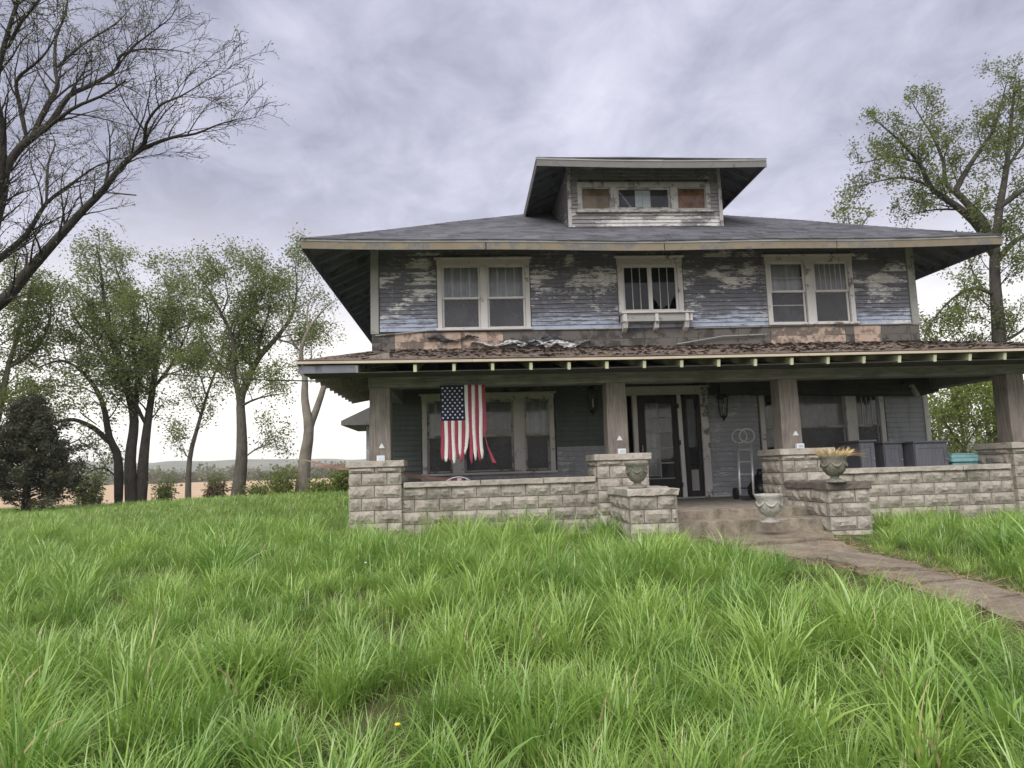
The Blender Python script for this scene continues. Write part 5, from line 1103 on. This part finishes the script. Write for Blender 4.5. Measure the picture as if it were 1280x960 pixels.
# ------------------------------------------------------------------ grass
def blade_clump(seed, n, rad, L, lean, bend, w, segs=5, dead=False):
    g = np.random.default_rng(seed); V = []; Fq = []; A = []; B = []
    for k in range(n):
        a = g.uniform(0, 6.283); rr = rad * math.sqrt(g.random()); x, y = rr * math.cos(a), rr * math.sin(a); az = a + g.normal() * .9; Lk = L * g.uniform(.45, 1.15); th = abs(g.normal()) * lean + .05; bd = bend * g.uniform(.3, 1.5); wd = w * g.uniform(.6, 1.3); rn = .97 if dead else g.random() * .96 + (.04 if g.random() < .03 else 0)
        hd = np.array([math.cos(az), math.sin(az)]); tw = az + math.pi / 2 + g.normal() * .5; sd = np.array([math.cos(tw), math.sin(tw), 0]); p = np.array([x, y, -.02]); base = len(V)
        for s in range(segs + 1):
            u = s / segs; ww = wd * (1 - u ** 2.4) * (.6 + .4 * min(1, u * 4))
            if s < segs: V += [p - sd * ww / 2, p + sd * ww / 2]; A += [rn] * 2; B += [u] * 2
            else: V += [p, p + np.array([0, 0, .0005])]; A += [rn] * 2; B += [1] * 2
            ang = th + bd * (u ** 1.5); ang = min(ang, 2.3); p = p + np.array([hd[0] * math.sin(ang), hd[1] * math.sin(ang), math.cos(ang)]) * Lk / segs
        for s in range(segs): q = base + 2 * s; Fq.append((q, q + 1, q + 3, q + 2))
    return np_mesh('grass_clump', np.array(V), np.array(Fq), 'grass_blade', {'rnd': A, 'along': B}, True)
def grass():
    src = bpy.data.collections.new('grass_sources'); specs = []
    for k in range(4): specs.append((42, .20, .24, .38, 1.1, .0072))       # 0-3 lawn grass
    for k in range(5): specs.append(((130, 110, 80, 120, 60)[k], .12, .50, .42, 1.5, (.0085, .010, .0135, .009, .0165)[k]))     # 4-8 long arching tufts
    for k in range(2): specs.append((44, .18, .13, .5, .8, .0075))        # 9-10 short
    for k in range(3): specs.append((34, .34, .30, .35, 1.1, .020))       # 11-13 coarse, for the far lawn
    for k in range(2): specs.append((16, .05, .20, 1.0, .8, .034))        # 14-15 broad-leaved weeds
    for k in range(2): specs.append((26, .14, .24, .7, 1.2, .005))        # 16-17 dead straw
    for k, (n, rad, L, le, be, w) in enumerate(specs):
        o = bpy.data.objects.new('clump_%02d' % k, blade_clump(400 + k, n, rad, L, le, be, w, 5, k > 15)); src.objects.link(o)
    g = np.random.default_rng(77); pts = []; rot = []; scl = []; var = []; tint = []
    hx0, hx1 = -2.05, 11.0
    def add(x, y, d, tuft=False):
        if hx0 < x < hx1 and y > 11.46: return
        if 2.30 < x < 6.05 and y > 10.05 and not (x < 2.34): return
        if -3 < x < -1.9 and 19 < y < 22: return
        low = 1.0
        if 4.0 < x < 5.7 and 8.9 < y < 10.2: low = .38
        if x > 5.7 and y > 8: low = .72
        big = mnoise.noise((x * .55, y * .55, 7.3)); mid = mnoise.noise((x * 1.5, y * 1.5, 2.1)); f = mnoise.noise((x * .9, y * .9, 12.))
        s = .98 + .34 * big + .26 * mid; dw = 9
        if x > 2.2 and y < 11:
            dw = d_poly(x, y, WALK)
            if in_poly(x, y, WALK):
                if not ((dw < .16 and g.random() < .5) or (dw < .45 and mid > .15 and g.random() < .05)): return
            s *= .28 + .72 * min(1, dw / 1.0)
        s *= low
        if y > 13: s *= .75
        if abs(x + 1.35) < .35 and abs(y - 7.1) < .18 and g.random() < .85: return      # worn patch
        if mnoise.noise((x * .75, y * .75, 33.)) > .30 and y < 12:
            if tuft and g.random() < .85: return
            s *= .62; f += .5; dw = min(dw, .2) if g.random() < .5 else dw
        if d > 13: v = 11 + g.integers(3) if g.random() < .7 else g.integers(4)
        elif dw < .25 or low < .5: v = 9 + g.integers(2)
        elif tuft: v = 4 + g.integers(5); s *= g.uniform(.6, 1.15)
        else: v = g.integers(4) if g.random() < .8 else 9 + g.integers(2)
        if not tuft and y < 12 and g.random() < .09: v = 14 + g.integers(4)
        pts.append((x, y, ground(x, y))); rot.append((g.normal() * .07, g.normal() * .07, g.uniform(0, 6.28))); scl.append(max(.35, s * g.uniform(.8, 1.2))); var.append(int(v)); tint.append(min(1, max(0, .5 + .6 * f + .3 * mid + g.normal() * (.22 if tuft else .12))))
    def region(y0, y1, dens, xl, xr, tuft=False):
        A = 0; y = y0
        n = int(dens * (y1 - y0) * ((xr(y0) - xl(y0)) + (xr(y1) - xl(y1))) / 2)
        k = 0
        while k < n:
            yy = g.uniform(y0, y1); w0, w1 = xl(yy), xr(yy); wm = max(xr(y0) - xl(y0), xr(y1) - xl(y1))
            if g.random() > (w1 - w0) / wm: continue
            add(g.uniform(w0, w1), yy, yy, tuft); k += 1
    L_ = lambda y: -.80 * y - 1.4; R_ = lambda y: .92 * y + 1.6
    region(1.8, 6, 31, L_, R_); region(6, 11.6, 27, L_, lambda y: min(R_(y), 13)); region(11.6, 17, 20, L_, lambda y: -1.8); region(17, 31, 13, L_, lambda y: -1.0); region(11.6, 30, 5, lambda y: 10.9, lambda y: .9 * y + 4)
    region(1.8, 6, 13, L_, R_, True); region(6, 11.6, 11, L_, lambda y: min(R_(y), 13), True); region(11.6, 14, 8, L_, lambda y: -1.8, True)
    me = bpy.data.meshes.new('grass'); me.from_pydata(pts, [], []); n = len(pts)
    for nm, ty, fld, arr in (('rot', 'FLOAT_VECTOR', 'vector', np.array(rot).ravel()), ('scl', 'FLOAT', 'value', scl), ('var', 'INT', 'value', var), ('tint', 'FLOAT', 'value', tint)):
        at = me.attributes.new(nm, ty, 'POINT'); at.data.foreach_set(fld, arr)
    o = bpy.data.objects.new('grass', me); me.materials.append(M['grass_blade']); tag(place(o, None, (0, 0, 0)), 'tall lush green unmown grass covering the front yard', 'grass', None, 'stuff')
    ng = bpy.data.node_groups.new('grass_scatter', 'GeometryNodeTree'); ng.interface.new_socket('Geometry', in_out='INPUT', socket_type='NodeSocketGeometry'); ng.interface.new_socket('Geometry', in_out='OUTPUT', socket_type='NodeSocketGeometry')
    N = ng.nodes.new; L = ng.links.new; gi, go = N('NodeGroupInput'), N('NodeGroupOutput'); mp = N('GeometryNodeMeshToPoints'); ip = N('GeometryNodeInstanceOnPoints'); ci = N('GeometryNodeCollectionInfo')
    ci.inputs['Collection'].default_value = src; ci.inputs['Separate Children'].default_value = True; ci.inputs['Reset Children'].default_value = True
    def na(nm, ty): a = N('GeometryNodeInputNamedAttribute'); a.data_type = ty; a.inputs['Name'].default_value = nm; return next(s for s in a.outputs if s.enabled and s.name == 'Attribute')
    L(gi.outputs[0], mp.inputs[0]); L(mp.outputs[0], ip.inputs['Points']); L(ci.outputs[0], ip.inputs['Instance']); ip.inputs['Pick Instance'].default_value = True
    L(na('var', 'INT'), ip.inputs['Instance Index']); L(na('rot', 'FLOAT_VECTOR'), ip.inputs['Rotation']); L(na('scl', 'FLOAT'), ip.inputs['Scale']); L(ip.outputs[0], go.inputs[0])
    md = o.modifiers.new('scatter', 'NODES'); md.node_group = ng; return n
info.append(('grass', grass()))
def dry_edges():
    g = random.Random(6); m = MB()
    for k in range(650):
        i = g.randrange(len(WALK)); a, b = Vector((*WALK[i], 0)), Vector((*WALK[(i + 1) % len(WALK)], 0))
        if (a - b).length > .6: continue
        p = a.lerp(b, g.random()); p.x += g.gauss(0, .07); p.y += g.gauss(0, .07); p.z = ground(p.x, p.y) + .03 + .03 * g.random(); an = g.uniform(0, 6.28); L = g.uniform(.06, .24); up = g.uniform(0, .5) if g.random() < .9 else 1.2
        d = Vector((math.cos(an), math.sin(an), up)).normalized(); m.tube([p, p + d * L * .5, p + d * L - Vector((0, 0, .02 * up))], [.0028, .0022, .001], 3, False)
    for px, py in ((905, 690), (913, 690), (925, 690), (928, 690), (940, 660), (1024, 700), (1020, 700)):
        p = gz(px, py); d = Vector((g.gauss(0, .3), g.gauss(0, .2), 1)).normalized(); m.tube([p, p + d * .2, p + d * .36 + Vector((.02, 0, 0))], [.004, .003, .001], 3, False)
    tag(m.build('dry_grass', 'dead_grass', None, (5, 9, .5)), 'dead straw-coloured grass along the edges of the front walk', 'dry grass', None, 'stuff')
dry_edges()
for px, py, mt, lab in ((497, 907, 'dandelion_yellow', 'tiny yellow dandelion in the foreground grass'), (457, 704, 'flag_white', 'tiny white flower head in the grass left of the porch wall')):
    p = gz(px, py, .30); q = Vector((p.x, p.y, ground(p.x, p.y))); e = empty('dandelion', q, lab, 'flower'); MB().tube([q, q.lerp(p, .6) + Vector((.01, 0, 0)), p], .003, 4).build('stem', 'grass_blade', e)
    m = MB(); m.lathe([(0, -.004), (.006, 0), (.015, .006), (.012, .010), (0, .012)], p, 14, .12); m.build('head', mt, e, smooth=True)
# ------------------------------------------------------------------ haze
def haze():
    t = NT('haze_air'); t.t.nodes.remove(t.geo); pv = t.n('ShaderNodeVolumePrincipled'); pv.inputs['Color'].default_value = (.96, .98, 1, 1); pv.inputs['Density'].default_value = .0004; pv.inputs['Anisotropy'].default_value = 0; t.L(pv.outputs[0], t.out.inputs['Volume'])
    o = MB().box(-2600, 2600, -60, 2300, -16, 75).build('haze', 'haze_air', None, (0, 0, 0)); tag(o, 'thin pale haze over the valley and far hills', 'haze', None, 'stuff')
HAZE = True
if HAZE: haze()
